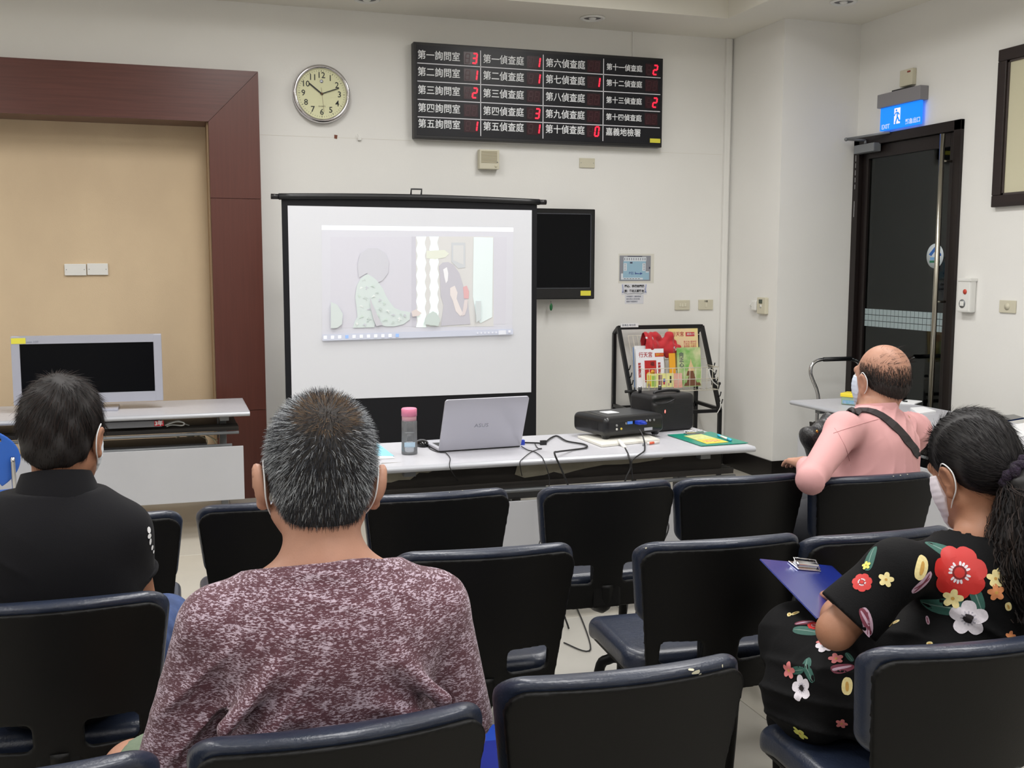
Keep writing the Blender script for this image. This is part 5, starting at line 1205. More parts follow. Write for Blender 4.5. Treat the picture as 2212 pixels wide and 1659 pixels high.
def face_mask(H, parent, colour=(214,222,228), loops=True):
    F = Field(H.c-.17, H.c+.17, .004)
    H.ell(F, (0,.036,-.024), (.070,.078,.090), .01); H.ell(F, (0,.084,-.09), (.028,.026,.028), .03); H.cap(F, (0,.092,.012), (0,.114,-.024), .011, .016, .03)
    def fn(X,Y,Z,f):
        x, y, z = H.inv(X,Y,Z); pleat = .0005*np.sin(z*420)
        d = np.maximum(f+pleat, z-.012); d = np.maximum(d, (-.118-z)); return np.maximum(d, (.030+.02*np.abs(z+.04)/.07-y)*1.0).astype(np.float32)
    F.func(fn); m = finish(F, 'face_mask', M('mask_%d' % colour[0], colour, .7), parent)
    if loops:
        for q in (-1,1):
            pts = [H.p(v) for v in ((q*.058,.045,.005),(q*.078,.012,.022),(q*.089,-.014,.034),(q*.088,-.036,.010),(q*.084,-.030,-.025),(q*.074,.002,-.052),(q*.052,.042,-.078))]
            B().tube(spline(pts, 6), .0015, 6).put('ear_loop', m_paper, m)
    return m
def folds(F, fn): F.func(lambda X,Y,Z,f: (f+fn(X,Y,Z)).astype(np.float32))
def clipz(F, z0=None, z1=None):
    if z0 is not None: F.plane((0,0,z0),(0,0,-1))
    if z1 is not None: F.plane((0,0,z1),(0,0,1))

# ---------------------------------------------------------------- man in the maroon shirt
pm = thing('person', 'grey-haired man in a maroon and white flecked shirt seen from behind, sitting nearest', 'person', (.235,1.78,0))
Hm = Head((.237,1.835,1.195), Rz(-.03) @ Ry(.06) @ Rx(-.10), 1.10)
P = dict(phi=0, g=1.08, dep=.12, sw=.205, nr=.063, jaw=1.06, ears=.010, neck=(.236,1.775,1.06), chest=(.236,1.765,.87), pelvis=(.235,1.80,.655),
    shL=(.058,1.765,.975), elL=(-.022,1.80,.715), wrL=(.03,2.03,.70), hipL=(.14,1.84,.63), kneeL=(-.10,2.14,.565), ankL=(-.10,2.20,.10),
    shR=(.418,1.765,.970), elR=(.478,1.79,.715), wrR=(.40,2.02,.70), hipR=(.33,1.84,.63), kneeR=(.43,2.24,.60), ankR=(.43,2.30,.10))
F = body(P, Hm); finish(F, 'body', m_skin, pm); eyes(Hm, pm)
m_mar = bpy.data.materials.new('maroon_heather_knit'); m_mar.use_nodes = True; nt = m_mar.node_tree; bs = nt.nodes['Principled BSDF']; bs.inputs['Roughness'].default_value = .85; bs.inputs['Sheen Weight'].default_value = .15
tc = nt.nodes.new('ShaderNodeTexCoord'); mps = []
for sc_, dt in (((150,150,560),4), ((34,34,80),2)):
    mp = nt.nodes.new('ShaderNodeMapping'); mp.inputs['Scale'].default_value = sc_; nz = nt.nodes.new('ShaderNodeTexNoise'); nz.inputs['Scale'].default_value = 1; nz.inputs['Detail'].default_value = dt; nz.inputs['Roughness'].default_value = .65
    nt.links.new(tc.outputs['Object'], mp.inputs[0]); nt.links.new(mp.outputs[0], nz.inputs[0]); mps.append(nz)
ad = nt.nodes.new('ShaderNodeMath'); ad.operation = 'MULTIPLY_ADD'; ad.inputs[1].default_value = .35; nt.links.new(mps[1].outputs[0], ad.inputs[0]); nt.links.new(mps[0].outputs[0], ad.inputs[2])
mr = nt.nodes.new('ShaderNodeValToRGB'); mr.color_ramp.interpolation = 'LINEAR'; e = mr.color_ramp.elements; e[0].position = .69; e[0].color = (*srgb((86,50,60)), 1); e[1].position = .75; e[1].color = (*srgb((182,164,178)), 1)
nt.links.new(ad.outputs[0], mr.inputs[0]); nt.links.new(mr.outputs[0], bs.inputs['Base Color'])
F = Field((-.22,1.52,.50), (.70,2.06,1.12), .0052)
c = (.236,1.765,.87)
F.ell(c, (.192,.142,.23), None, .05).ell((.236,1.735,.95), (.180,.105,.115), None, .05).ell((.236,1.79,.68), (.185,.165,.19), None, .06)
for q in 'LR':
    s, e_ = V3(P['sh'+q]), V3(P['el'+q]); F.cap((.236,1.768,1.030), s, .052, .064, .06); end = s+(e_-s)*.93
    F.cap(s, end, .069, .066, .016, flat=True)
F.cap((.236,1.77,1.03), (.236,1.768,1.07), .100, .086, .03)
clipz(F, .50); F.plane((.236,1.70,1.088), (0,.32,1))
for sx, xx in ((-1,.040),(1,.432)):
    F.cap((xx+.004*sx,1.650,.885), (xx+.010*sx,1.648,.80), .004, .012, .03, 'cut'); F.cap((xx+.010*sx,1.648,.80), (xx+.012*sx,1.655,.60), .012, .020, .03, 'cut')
    for (dx, z0, ex, z1, r) in ((.02,.85,.10,.93,.014),(.02,.80,.13,.86,.015),(.03,.75,.15,.78,.014)): F.cap((xx-sx*dx,1.647,z0), (xx-sx*ex,1.638,z1), r, r*.6, .03)
for (xa_, za_, xb_, zb_) in ((.12,.735,.30,.722),(.28,.748,.40,.775),(.10,.690,.26,.700),(.27,.700,.40,.715)): F.cap((xa_,1.640,za_), (xb_,1.640,zb_), .015, .010, .025)
hd = lambda X,Y,Z: np.exp(-((X-.236)/.12)**2)
folds(F, lambda X,Y,Z: sstep(.31,.235,np.abs(X-.236))*sstep(1.80,1.72,Y)*(-.020*crease(X,Y,Z,(.55,.3,.8),48,3)*np.exp(-((Z-.82)/.14)**2)*sstep(.00,.12,X-.236) -.020*crease(X,Y,Z,(-.55,.3,.8),48,5)*np.exp(-((Z-.80)/.14)**2)*sstep(.00,.12,.236-X) -.022*crease(X,Y,Z,(.12,0,1),52,8)*np.exp(-((Z-.70)/.10)**2)) -.004*crease(X,Y,Z,(.2,.5,.8),60,12))
sh = finish(F, 'shirt', m_mar, pm)
F = Field((-.24,1.60,.40), (.60,2.40,.74), .007)
for q in 'LR': F.cap(V3(P['hip'+q]), V3(P['hip'+q])*.12+V3(P['knee'+q])*.88, .108, .082, .05); kn = V3(P['hip'+q])*.08+V3(P['knee'+q])*.92; F.plane(kn, V3(P['knee'+q])-V3(P['hip'+q]), lo=kn-.13, hi=kn+(.13,.13,.13))
F.ell((.235,1.83,.655), (.20,.16,.12), None, .05); finish(F, 'shorts', M('green_shorts', (108,122,102), .8, bump=(90,.2)), pm)
shoes(P, pm, M('dark_shoe', (40,38,38), .5)); face_mask(Hm, pm)
F = Field(Hm.c-.20, Hm.c+.20, .004); Hm.ell(F, (0,-.018,.046), (.080,.104,.094), .02); Hm.ell(F, (0,-.050,-.015), (.068,.060,.062), .03); hairline(F, Hm, (-.13,-.06,-.028,.0,.03,.055,.1), (-.092,-.088,-.040,.018,.022,.060,.080))
me = F.mesh('hair_base'); hs = put('hair_base', me.copy(), M('grey_hair_base', (52,48,46), .8), pm)
WH = V3((.0,-.075,.105))
def fl_m(x,y,z): v = V3((x,y,z))-WH; v = v/max(np.linalg.norm(v),1e-4); return v+np.array((0,0,-.12))
def tone_m(x,y,z):
    d = math.dist((x,y,z), WH); r = random.random()
    if d < .045 and r < .75: return random.choice(((78,62,50),(120,96,70),(60,50,44),(98,80,62)))
    g = .10+.50*min(1,abs(x)/.08)*(1 if z > -.02 else .25) + (.12 if z > .10 else 0)
    if z < -.04: g *= .35
    return random.choice(((150,154,158),(124,128,132),(184,188,192))) if r < g*.8 else random.choice(((26,27,31),(40,42,46),(60,62,68)))
strands(Hm, me, 34000, pm, lambda x,y,z: .019 if z > .0 else .019+.09*z if z > -.08 else .007, lambda x,y,z: .62 if z > .02 else .35, fl_m, tone_m, width=.0011)

# ---------------------------------------------------------------- man in the black polo
pb = thing('person', 'man with short black hair in a black polo shirt and white mask at the left', 'person', (-.26,2.55,0))
Hb = Head((-.243,2.575,1.180), Rz(-.30) @ Rx(-.06), 1.0)
P = dict(phi=-.03, g=1.0, dep=.105, sw=.185, nr=.055, neck=(-.258,2.545,1.055), chest=(-.262,2.535,.87), pelvis=(-.262,2.57,.655),
    shL=(-.42,2.53,.985), elL=(-.47,2.58,.74), wrL=(-.36,2.80,.70), hipL=(-.35,2.60,.63), kneeL=(-.42,3.0,.60), ankL=(-.42,2.98,.10),
    shR=(-.125,2.53,.965), elR=(-.095,2.60,.755), wrR=(-.19,2.82,.71), hipR=(-.17,2.60,.63), kneeR=(-.045,2.93,.60), ankR=(-.06,2.92,.10))
F = body(P, Hb); finish(F, 'body', m_skin2, pb); eyes(Hb, pb)
m_polo = M('black_polo_cotton', (19,19,23), .85, bump=(500,.1), sheen=.03, spec=.2)
F = Field((-.60,2.30,.50), (.06,2.80,1.16), .0055)
F.ell((-.262,2.535,.87), (.182,.128,.24), None, .05).ell((-.262,2.515,.95), (.16,.10,.11), None, .05).ell((-.262,2.56,.68), (.175,.15,.19), None, .06)
for q in 'LR':
    s, e_ = V3(P['sh'+q]), V3(P['el'+q]); F.cap((-.26,2.54,1.035), s, .046, .056, .055); end = s+(e_-s)*.52
    F.cap(s, end, .061, .056, .03, flat=True)
F.cap((-.258,2.543,1.03), (-.258,2.546,1.07), .085, .074, .03); clipz(F, .50, 1.072)
folds(F, lambda X,Y,Z: -.014*crease(X,Y,Z,(.7,.2,.6),46,11)*np.exp(-((Z-.86)/.14)**2)*sstep(.00,.10,np.abs(X+.26)))
sh = finish(F, 'polo_shirt', m_polo, pb)
b = B(); NC = Vector((-.256,2.548,0))
def collar(u, v):
    a = -PI*.92+u*PI*1.84; r = .074+.022*v+.004*math.sin(3*a); z = 1.118-.052*v-.014*math.cos(a)*-1*(0.6)-.010*v*v
    return (NC.x+r*math.sin(a), NC.y-r*.98*math.cos(a), z+.012*math.cos(a)*1.0-.012)
b.grid(collar, 40, 5); b.grid(lambda u,v: Vector(collar(u,v))*1+Vector((0,0,-.0))-Vector(((Vector(collar(u,v))-NC).x,(Vector(collar(u,v))-NC).y,0)).normalized()*.004, 40, 5); b.put('collar', m_polo, sh)
e_ = V3(P['shR'])+(V3(P['elR'])-V3(P['shR']))*.64
for q in 'LR':
    s, e_ = V3(P['sh'+q]), V3(P['el'+q]); c = Vector(s+(e_-s)*.50); ax = Vector(e_-s).normalized(); u = ax.orthogonal().normalized(); v = ax.cross(u)
    B().tube([c+(u*math.cos(a)+v*math.sin(a))*.0575 for a in [k*PI/12 for k in range(24)]], .005, 8, closed=True).put('sleeve_cuff', m_polo, sh)
# white print on the right sleeve
tree = bvh_of(sh.data); b = B(); o = Vector((0,0,1.57)); Mi = Matrix.Translation(-Vector(wmat(sh).translation))
for x, y, w_, h_ in ((324,1145,.004,.008),(325,1158,.005,.006),(327,1170,.003,.008),(331,1183,.004,.006),(334,1192,.003,.004)):
    d = (at(x-3,y,Y=3)-o).normalized(); hit = tree.ray_cast(Mi @ o, d)
    if hit[0]:
        n = hit[1]; u = n.orthogonal().normalized(); z = (Vector((0,0,1))-n*n.z).normalized(); u = n.cross(z)
        b.prism([hit[0]+n*.001+u*w_*math.cos(a)*1.6+z*h_*math.sin(a) for a in [k*PI/4 for k in range(8)]], n*.0005)
b.put('sleeve_print', m_paper, sh, world=False) if len(b.bm.verts) else b.bm.free()
F = Field((-.56,2.40,.04), (.08,3.16,.78), .0075)
for q in 'LR':
    F.cap(V3(P['hip'+q]), V3(P['knee'+q]), .098, .078, .05); F.cap(V3(P['knee'+q]), V3(P['ank'+q]), .075, .062, .03)
F.ell((-.262,2.58,.655), (.185,.14,.12), None, .05); clipz(F, .06)
folds(F, lambda X,Y,Z: .003*np.sin(90*Y+40*Z)); finish(F, 'jeans', M('blue_denim', (62,82,128), .8, noise=((25,25,25), .3), bump=(400,.2)), pb)
shoes(P, pb, M('dark_shoe', (40,38,38), .5)); face_mask(Hb, pb, (218,226,232))
F = Field(Hb.c-.2, Hb.c+.2, .004); Hb.ell(F, (0,-.014,.052), (.086,.104,.096), .02); Hb.ell(F, (0,-.052,-.005), (.072,.064,.066), .03); hairline(F, Hb, (-.13,-.06,-.028,.0,.03,.055,.1), (-.080,-.084,-.036,-.002,.000,.050,.062))
folds(F, lambda X,Y,Z: .003*np.sin(90*X+40*Y)*np.sin(70*Z+30*Y)); me = F.mesh('hair_base'); put('hair_base', me.copy(), M('black_hair_base', (26,22,22), .7), pb)
WB = V3((.01,-.055,.135))
def fl_b(x,y,z): v = V3((x,y,z))-WB; v = v/max(np.linalg.norm(v),1e-4); return v+np.cross(v, (0,0,1))*.35+np.array((0,0,-.2))
strands(Hb, me, 15000, pb, lambda x,y,z: .036 if z > .02 else .018, lambda x,y,z: .13 if z > .03 else .05, fl_b, lambda x,y,z: random.choice(((17,13,12),(25,18,17),(33,24,22),(13,10,10),(44,33,29))), width=.0014, jit=.09)

# ---------------------------------------------------------------- bald man in pink
pp = thing('person', 'balding man in a pink shirt with a black shoulder strap, seated at the right', 'person', (2.40,3.22,0))
Hp = Head(tuple(at(1902,823,Y=3.27)), Rz(.06) @ Rx(.03), 1.06)
hx = at(1893,940,Y=3.20).x
P = dict(phi=.30, g=1.02, ag=.72, dep=.125, sw=.175, nr=.060, jaw=1.08, neck=tuple(at(1893,893,Y=3.235)), chest=(hx,3.21,.85), pelvis=(2.33,3.17,.66),
    shL=tuple(at(1822,930,Y=3.12)), elL=tuple(at(1751,1036,Y=2.94)), wrL=tuple(at(1742,1004,Y=3.12)), hipL=(2.24,3.20,.63), kneeL=(2.08,3.60,.60), ankL=(2.10,3.60,.10),
    shR=tuple(at(1972,930,Y=3.30)), elR=(2.66,3.42,.74), wrR=(2.50,3.60,.70), hipR=(2.42,3.24,.63), kneeR=(2.34,3.66,.60), ankR=(2.34,3.66,.10),
    handL=((.15,.95,.0),(0,0,-1),(.25,.35,.2)))
F = body(P, Hp); finish(F, 'body', m_skin, pp); eyes(Hp, pp)
m_pink = M('pink_cotton', (208,156,156), .85, bump=(700,.08))
R = Rz(.30); F = Field((1.78,2.74,.50), (2.85,3.80,1.12), .0052)
ch = V3(P['chest']); F.ell(ch, (.178,.148,.22), R, .05).ell(ch+(0,-.015,.075), (.16,.115,.11), R, .05).ell(.5*ch+.5*V3(P['pelvis'])+(0,0,-.02), (.19,.17,.18), R, .06)
nb = V3(P['neck'])
for q in 'LR':
    s, e_, w_ = V3(P['sh'+q]), V3(P['el'+q]), V3(P['wr'+q]); F.cap(nb+(0,0,-.03), s, .05, .060, .055); F.cap(s, e_, .062, .044, .03); end = e_+(w_-e_)*.9
    F.cap(e_, end, .045, .036, .015, flat=True)
F.cap(nb+(0,0,-.03), nb+(0,.002,.024), .085, .072, .02, flat=True); clipz(F, .52)
folds(F, lambda X,Y,Z: -.014*crease(X,Y,Z,(-.5,.1,.85),50,21)*np.exp(-((Z-.86)/.12)**2)*sstep(2.18,2.28,X)-.009*crease(X,Y,Z,(.75,.2,-.4),48,29,1.4))
sh = finish(F, 'shirt', m_pink, pp)
sm = sh.data.copy(); tree = bvh_of(sm); org = Vector(wmat(sh).translation)
def on_surf(tree, org, x, y, off=.002):
    d = (at(x,y,Y=4)-Vector((0,0,1.57))).normalized(); h = tree.ray_cast(Vector((0,0,1.57))-org, d)
    return (h[0]+org+h[1]*off, h[1]) if h[0] is not None else None
def seam(name, px, parent, tree, org, r, mat):
    pts = [q[0] for q in (on_surf(tree, org, *p, off=r*.3) for p in px) if q]
    if len(pts) > 1: B().tube(spline(pts, 3), r, 6).put(name, mat, parent)
m_seam = M('pink_seam', (190,138,139), .8)
seam('yoke_seam', [(1800+6*k, 936-2.2*k+.02*k*k) for k in range(0,20)], sh, tree, org, .0012, m_seam)
seam('armhole_seam', [(1803,925),(1812,938),(1818,950),(1826,965),(1831,980),(1835,995),(1838,1005)], sh, tree, org, .0012, m_seam)
b = B()
nb_ = Vector(nb); b.grid(lambda u, v: (nb_.x+(.074+.008*v)*math.sin(u*2*PI), nb_.y+.002-(.070+.012*v)*math.cos(u*2*PI), nb_.z+.036-.034*v-.012*math.cos(u*2*PI)*-1), 36, 3); b.put('collar', m_pink, sh)
# strap over the back, following the shirt
sp = [(1843,893),(1850,889),(1862,887),(1876,888),(1890,892),(1904,899),(1918,909),(1932,921),(1946,935),(1958,950),(1968,962),(1976,973),(1982,981)]
L_, R_ = [], []
pts = [on_surf(tree, org, *p, off=.004) for p in sp]; pts = [q for q in pts if q]
b = B(); vs = []
for i, (p, n) in enumerate(pts):
    t = (pts[min(i+1,len(pts)-1)][0]-pts[max(i-1,0)][0]).normalized(); s_ = t.cross(n).normalized(); vs += [p-s_*.019-n*.003, p+s_*.019-n*.003, p+s_*.019+n*.001, p-s_*.019+n*.001]
fs = []
for i in range(len(pts)-1): fs += [(4*i+k, 4*i+(k+1) % 4, 4*i+4+(k+1) % 4, 4*i+4+k) for k in range(4)]
b._add(vs, fs, None, False); bs_ = b.put('bag_strap', M('strap_black', (34,26,28), .6), None); 
bag = thing('shoulder_bag', 'black shoulder bag with a gold stud carried by the bald man in pink', 'bag', (2.25,3.45,.85)); bs_.parent = bag; bs_.data.transform(Matrix.Translation(bs_.location-bag.location)); bs_.location = (0,0,0)
F = Field((2.10,3.25,.62), (2.52,3.70,1.06), .006)
bcx = at(1785,945,Y=3.42)
F.cap(at(1752,945,Y=3.40), at(1812,925,Y=3.46), .040, .055, .03).cap(at(1752,945,Y=3.40), at(1775,985,Y=3.42), .035, .06, .03).cap(at(1790,915,Y=3.45), at(1815,960,Y=3.46), .04, .07, .03)
folds(F, lambda X,Y,Z: .004*np.sin(70*X+50*Z)); finish(F, 'bag_body', M('bag_black_leather', (24,23,26), .35, bump=(120,.3)), bag)
pa, pz = pts[0][0], pts[-1][0]
B().tube(spline([pa+Vector((0,0,-.004)), pa+Vector((.03,.06,.0)), pa+Vector((.02,.13,-.07)), at(1800,915,Y=3.46)], 6), .009, 8).tube(spline([pz, pz+Vector((.03,.14,-.04)), Vector((2.50,3.42,.86)), at(1815,945,Y=3.46)], 6), .009, 8).put('front_strap', M('strap_black', (34,26,28), .6), bag)
B().ball(at(1765,932,Y=3.345), (.006,.004,.006), 10).put('gold_stud', M('gold_stud', (200,150,80), .25, metal=1), bag)
B().tube(spline([at(1786,905,Y=3.38),at(1795,903,Y=3.38),at(1805,905,Y=3.38),at(1812,908,Y=3.38)], 4), .004, 6).put('zip_pull', m_steel, bag)
F = Field((1.9,3.0,.04), (2.62,3.86,.80), .0075)
for q in 'LR': F.cap(V3(P['hip'+q]), V3(P['knee'+q]), .10, .08, .05); F.cap(V3(P['knee'+q]), V3(P['ank'+q]), .076, .062, .03)
F.ell((2.33,3.19,.66), (.19,.15,.13), R, .05); clipz(F, .06); finish(F, 'trousers', M('dark_trousers', (36,38,44), .8), pp)
shoes(P, pp, M('dark_shoe', (40,38,38), .5)); face_mask(Hp, pp, (206,216,232))
F = Field(Hp.c-.2, Hp.c+.2, .004); Hp.ell(F, (0,-.018,.038), (.0785,.1005,.090), .02); Hp.ell(F, (0,-.055,-.008), (.064,.056,.058), .03)
def ring(X,Y,Z,f):
    x, y, z = Hp.inv(X,Y,Z); zm = np.interp(y, (-.13,-.06,-.028,.0,.02,.05), (-.078,-.078,-.045,.014,.016,.05)); top = np.interp(y, (-.13,-.06,0,.05), (-.005,.004,.014,.02))
    top = top+.010*np.sin(170*x+40*y)*np.sin(130*y+60*x)
    return np.maximum(np.maximum(f, zm-z), (z-top)).astype(np.float32)
F.func(ring); me = F.mesh('hair_base'); put('hair_base', me.copy(), M('thin_hair_base', (44,36,33), .8), pp)
F2 = Field(Hp.c-.2, Hp.c+.2, .006); Hp.ell(F2, (0,-.018,.039), (.0788,.1008,.0905), .02); Hp.ell(F2, (0,-.055,-.008), (.0645,.0565,.0585), .03); hairline(F2, Hp, (-.13,-.06,-.028,.0,.03,.05,.1), (-.078,-.078,-.045,.014,.02,.10,.12))
def keep_p(x,y,z):
    if y > .04: return False
    if z > .075: return y < -.03 and random.random() < .04
    if z > .01: return random.random() < 1.1-(z-.01)*15
    return True
strands(Hp, F2.mesh(), 30000, pp, lambda x,y,z: .016 if z < .07 else .03, lambda x,y,z: .10 if z < .07 else .5, lambda x,y,z: (0,-.3,-1) if z < .07 else (.2,-.6,.3), lambda x,y,z: random.choice(((34,31,31),(46,42,41),(24,22,23),(66,62,60))), keep=keep_p, width=.0013)

# ---------------------------------------------------------------- woman in the floral dress
pw = thing('person', 'woman with a curly black ponytail in a black floral dress and white mask', 'person', (1.55,1.82,0))
Hw = Head(tuple(at(2103,1024,Y=1.86)), Rz(.02) @ Rx(-.32) @ Ry(-.08), .98)
nb = V3(at(2128,1172,Y=1.815)); c0_ = V3((nb[0]-.005, 1.80, .84))
P = dict(phi=.22, g=.95, tr=.040, dep=.105, sw=.165, nr=.050, neck=tuple(nb), chest=tuple(c0_), pelvis=(1.52,1.80,.655),
    shL=tuple(at(1938,1226,Y=1.77)), elL=tuple(at(1806,1362,Y=1.80)), wrL=tuple(at(1832,1290,Y=2.0)), hipL=(1.46,1.82,.63), kneeL=tuple(at(1722,1392,Y=2.08)), ankL=(1.44,2.05,.10),
    shR=(nb[0]+.165,1.87,.965), elR=(1.84,1.98,.74), wrR=(1.62,2.13,.76), hipR=(1.58,1.86,.63), kneeR=(1.50,2.25,.61), ankR=(1.50,2.25,.10), hs=.86,
    handL=((.1,.9,-.1),(.35,.1,-1),(.35,.5,.4)), handR=((-.5,.8,.1),(0,.1,-1),(.35,.5,.4)))
F = body(P, Hw, .005); finish(F, 'body', m_skin2, pw); eyes(Hw, pw)
m_dress = M('black_dress_cloth', (7,7,9), .8, bump=(300,.1), spec=.2)
R = Rz(.22); F = Field((.98,1.52,.36), (1.98,2.40,1.08), .0055)
F.ell(c0_+(0,0,0), (.172,.135,.22), R, .05).ell(c0_+(0,-.02,.08), (.15,.10,.10), R, .05).ell((1.52,1.80,.67), (.18,.16,.17), R, .06)
for q in 'LR':
    s, e_ = V3(P['sh'+q]), V3(P['el'+q]); F.cap(nb+(0,0,-.045), s+(0,0,-.005), .052, .058, .05); end = s+(e_-s)*.80
    F.cap(s, end, .056, .072, .03, flat=True)
    F.cap(V3(P['hip'+q])+(0,0,.015), V3(P['knee'+q])+(0,0,.01), .112, .092, .06)
F.cap(V3(P['kneeR']), V3(P['kneeR'])+(0,0,-.2), .08, .08, .05)
F.cap(at(1750,1430,Y=1.98), at(1726,1500,Y=1.97), .085, .075, .06).cap(at(1800,1480,Y=1.88), at(1770,1555,Y=1.88), .08, .05, .05).cap(at(1726,1500,Y=1.97), at(1745,1560,Y=1.94), .07, .05, .05)
dn = V3((-.10,-.30,1.0)); dn /= np.linalg.norm(dn); cp0 = nb+(0,0,-.058)
F.func(lambda X,Y,Z,f: np.maximum(f, np.where((X-nb[0]-.01)**2+(Y-nb[1])**2 < .125**2, np.maximum(((X-cp0[0])*dn[0]+(Y-cp0[1])*dn[1]+(Z-cp0[2])*dn[2]), 0)*1.0 + np.where(((X-cp0[0])*dn[0]+(Y-cp0[1])*dn[1]+(Z-cp0[2])*dn[2]) > 0, .0, -1.0), -1.0)).astype(np.float32))
folds(F, lambda X,Y,Z: -.022*crease(X,Y,Z,(.7,.7,.15),40,31)*sstep(.80,.60,Z)-.009*crease(X,Y,Z,(.4,.2,.9),45,33))
dr_ = finish(F, 'dress', m_dress, pw); tree = bvh_of(dr_.data); org = Vector(wmat(dr_).translation)
def decal(b, c, U, Vv, n, poly, off):
    """a flat outline pressed on to the dress surface: centre fan with two rings"""
    m = len(poly); cx = sum(p[0] for p in poly)/m; cy = sum(p[1] for p in poly)/m
    pts = [(cx,cy)]+[(cx+(x-cx)*.5, cy+(y-cy)*.5) for x, y in poly]+list(poly); vs = []
    for x, y in pts:
        q = c+U*x+Vv*y; h = tree.ray_cast(q+n*.04, -n, .09)
        vs.append(h[0]+h[1]*off if h[0] is not None else q+n*off)
    fs = [(0,1+k,1+(k+1) % m) for k in range(m)]+[(1+k,1+m+k,1+m+(k+1) % m,1+(k+1) % m) for k in range(m)]
    b._add(vs, fs, None, True)
def petal(a, r0, r1, w, n=9, wob=0):
    out = []
    for k in range(n+1):
        t = k/n*PI; rr = r0+(r1-r0)*(.5-.5*math.cos(t)); ww = w*math.sin(t)**.7 if 0 < k < n else w*.25
        out.append((rr, ww))
    L = [(r, w_) for r, w_ in out]+[(r, -w_) for r, w_ in out[::-1]]
    return [(r*math.cos(a)-w_*math.sin(a), r*math.sin(a)+w_*math.cos(a)) for r, w_ in L]
def circle(r, n=12, cx=0, cy=0, j=0): return [(cx+r*math.cos(2*PI*k/n)*(1+random.uniform(-j,j)), cy+r*math.sin(2*PI*k/n)*(1+random.uniform(-j,j))) for k in range(n)]
PR = {'red':(196,34,36),'darkred':(120,20,24),'white':(226,220,228),'grey':(180,176,188),'cream':(238,222,160),'ochre':(206,160,80),'green':(52,98,88),'pale green':(120,150,140),'purple':(120,52,70),'lilac':(190,160,178),'pink':(214,124,124),'black':(30,22,26),'yellow':(222,222,110),'orange':(216,140,90)}
def pm_(c): return M('print_'+c.replace(' ', '_'), PR[c], .7, noise=((160,160,160), .12))
def flower(kind, x, y, s, a0=0):
    h = on_surf(tree, org, x, y, 0)
    if not h: return
    c = h[0]-org; n = h[1]; n = Vector(n); U = (Vector(_r2)-n*n.dot(_r2)).normalized(); Vv = n.cross(U)
    def lay_(polys, col, off):
        b = B()
        for p in polys: decal(b, c, U, Vv, n, p, off)
        return b.put('printed_flower' if kind[:4] != 'leaf' else 'printed_leaf', pm_(col), dr_, world=False)
    if kind == 'red':
        lay_([petal(a0+k*PI/3.5, .2*s, 1.0*s, .40*s) for k in range(7)]+[circle(.6*s)], 'red', .0012)
        lay_([petal(k*PI/9, .24*s, .42*s, .045*s) for k in range(18) if k % 5], 'white', .0017); lay_([circle(.27*s)], 'darkred', .0020); lay_([circle(.20*s)], 'red', .0024)
    elif kind == 'white':
        lay_([petal(a0+k*2*PI/5, .1*s, 1.0*s, .40*s) for k in range(5)], 'white', .0016); lay_([petal(k*PI/6, .1*s, .42*s, .05*s) for k in range(12)], 'grey', .0019); lay_([circle(.25*s, j=.2)], 'black', .0023)
    elif kind in ('cream','yellow','pink','orange'):
        lay_([petal(a0+k*2*PI/5, .05*s, 1.0*s, .34*s) for k in range(5)], kind, .0019); lay_([circle(.18*s)], 'ochre', .0023)
    elif kind == 'bud':
        lay_([petal(a0, -1.0*s, 1.0*s, .62*s)], 'cream', .0008); lay_([petal(a0+.1, -.6*s, .5*s, .2*s)], 'ochre', .0013)
    elif kind == 'leafg':
        lay_([petal(a0, -1.0*s, 1.0*s, .40*s)], 'green', .0005); lay_([petal(a0, -.95*s, .95*s, .04*s)], 'pale green', .0008)
    elif kind == 'leafp':
        lay_([petal(a0, -1.0*s, 1.0*s, .36*s)], 'lilac', .0007); lay_([petal(a0+.12, -.9*s, .8*s, .08*s), petal(a0-.22, -.8*s, .7*s, .06*s)], 'purple', .0012)
    elif kind == 'tulip':
        lay_([petal(a0, -1.0*s, 1.0*s, .42*s)], 'purple', .0008); lay_([petal(a0+.15, -.9*s, .8*s, .13*s)], 'lilac', .0013)
for args in (('leafg',2040,1190,.040,-.6),('leafg',2035,1310,.046,.35),('leafg',2110,1290,.030,-1.2),('leafg',1880,1205,.030,.9),('leafg',1740,1362,.030,-.5),('leafg',1745,1448,.028,-.9),('leafg',1722,1448,.022,.6),
    ('red',2072,1237,.054,.2),('bud',1992,1226,.026,1.1),('leafp',1994,1260,.030,.5),('white',2092,1336,.037,.3),('cream',2058,1292,.021,.2),('cream',1914,1252,.015,1.3),('cream',2150,1250,.018,.3),('orange',2152,1280,.017,.5),('bud',2160,1245,.018,1.3),
    ('leafp',1874,1345,.030,1.8),('tulip',1868,1335,.020,1.9),('bud',1935,1344,.009,.1),('bud',1925,1348,.007,.6),('orange',2182,1376,.013,.2),('bud',2178,1310,.010,1.9),('leafp',2004,1340,.010,1.5),
    ('white',1733,1486,.028,.5),('pink',1705,1448,.018,.4),('tulip',1820,1443,.024,-.1),('pink',1806,1424,.016,2.8),('leafg',1835,1420,.015,1.8),('bud',1830,1482,.018,1.4),('yellow',1729,1583,.019,.3),('pink',1818,1562,.013,.2),
    ('tulip',1738,1345,.022,-.3),('red',1758,1352,.014,0),('bud',1718,1325,.010,.2),('bud',1705,1328,.008,1.4),('lilac' if 0 else 'pink',1776,1386,.013,.6),('white',1782,1396,.020,.2),('red',1862,1258,.020,0),('yellow',1872,1222,.010,0),('bud',1904,1390,.008,.2),('bud',2008,1390,.006,.1)):
    flower(*args)
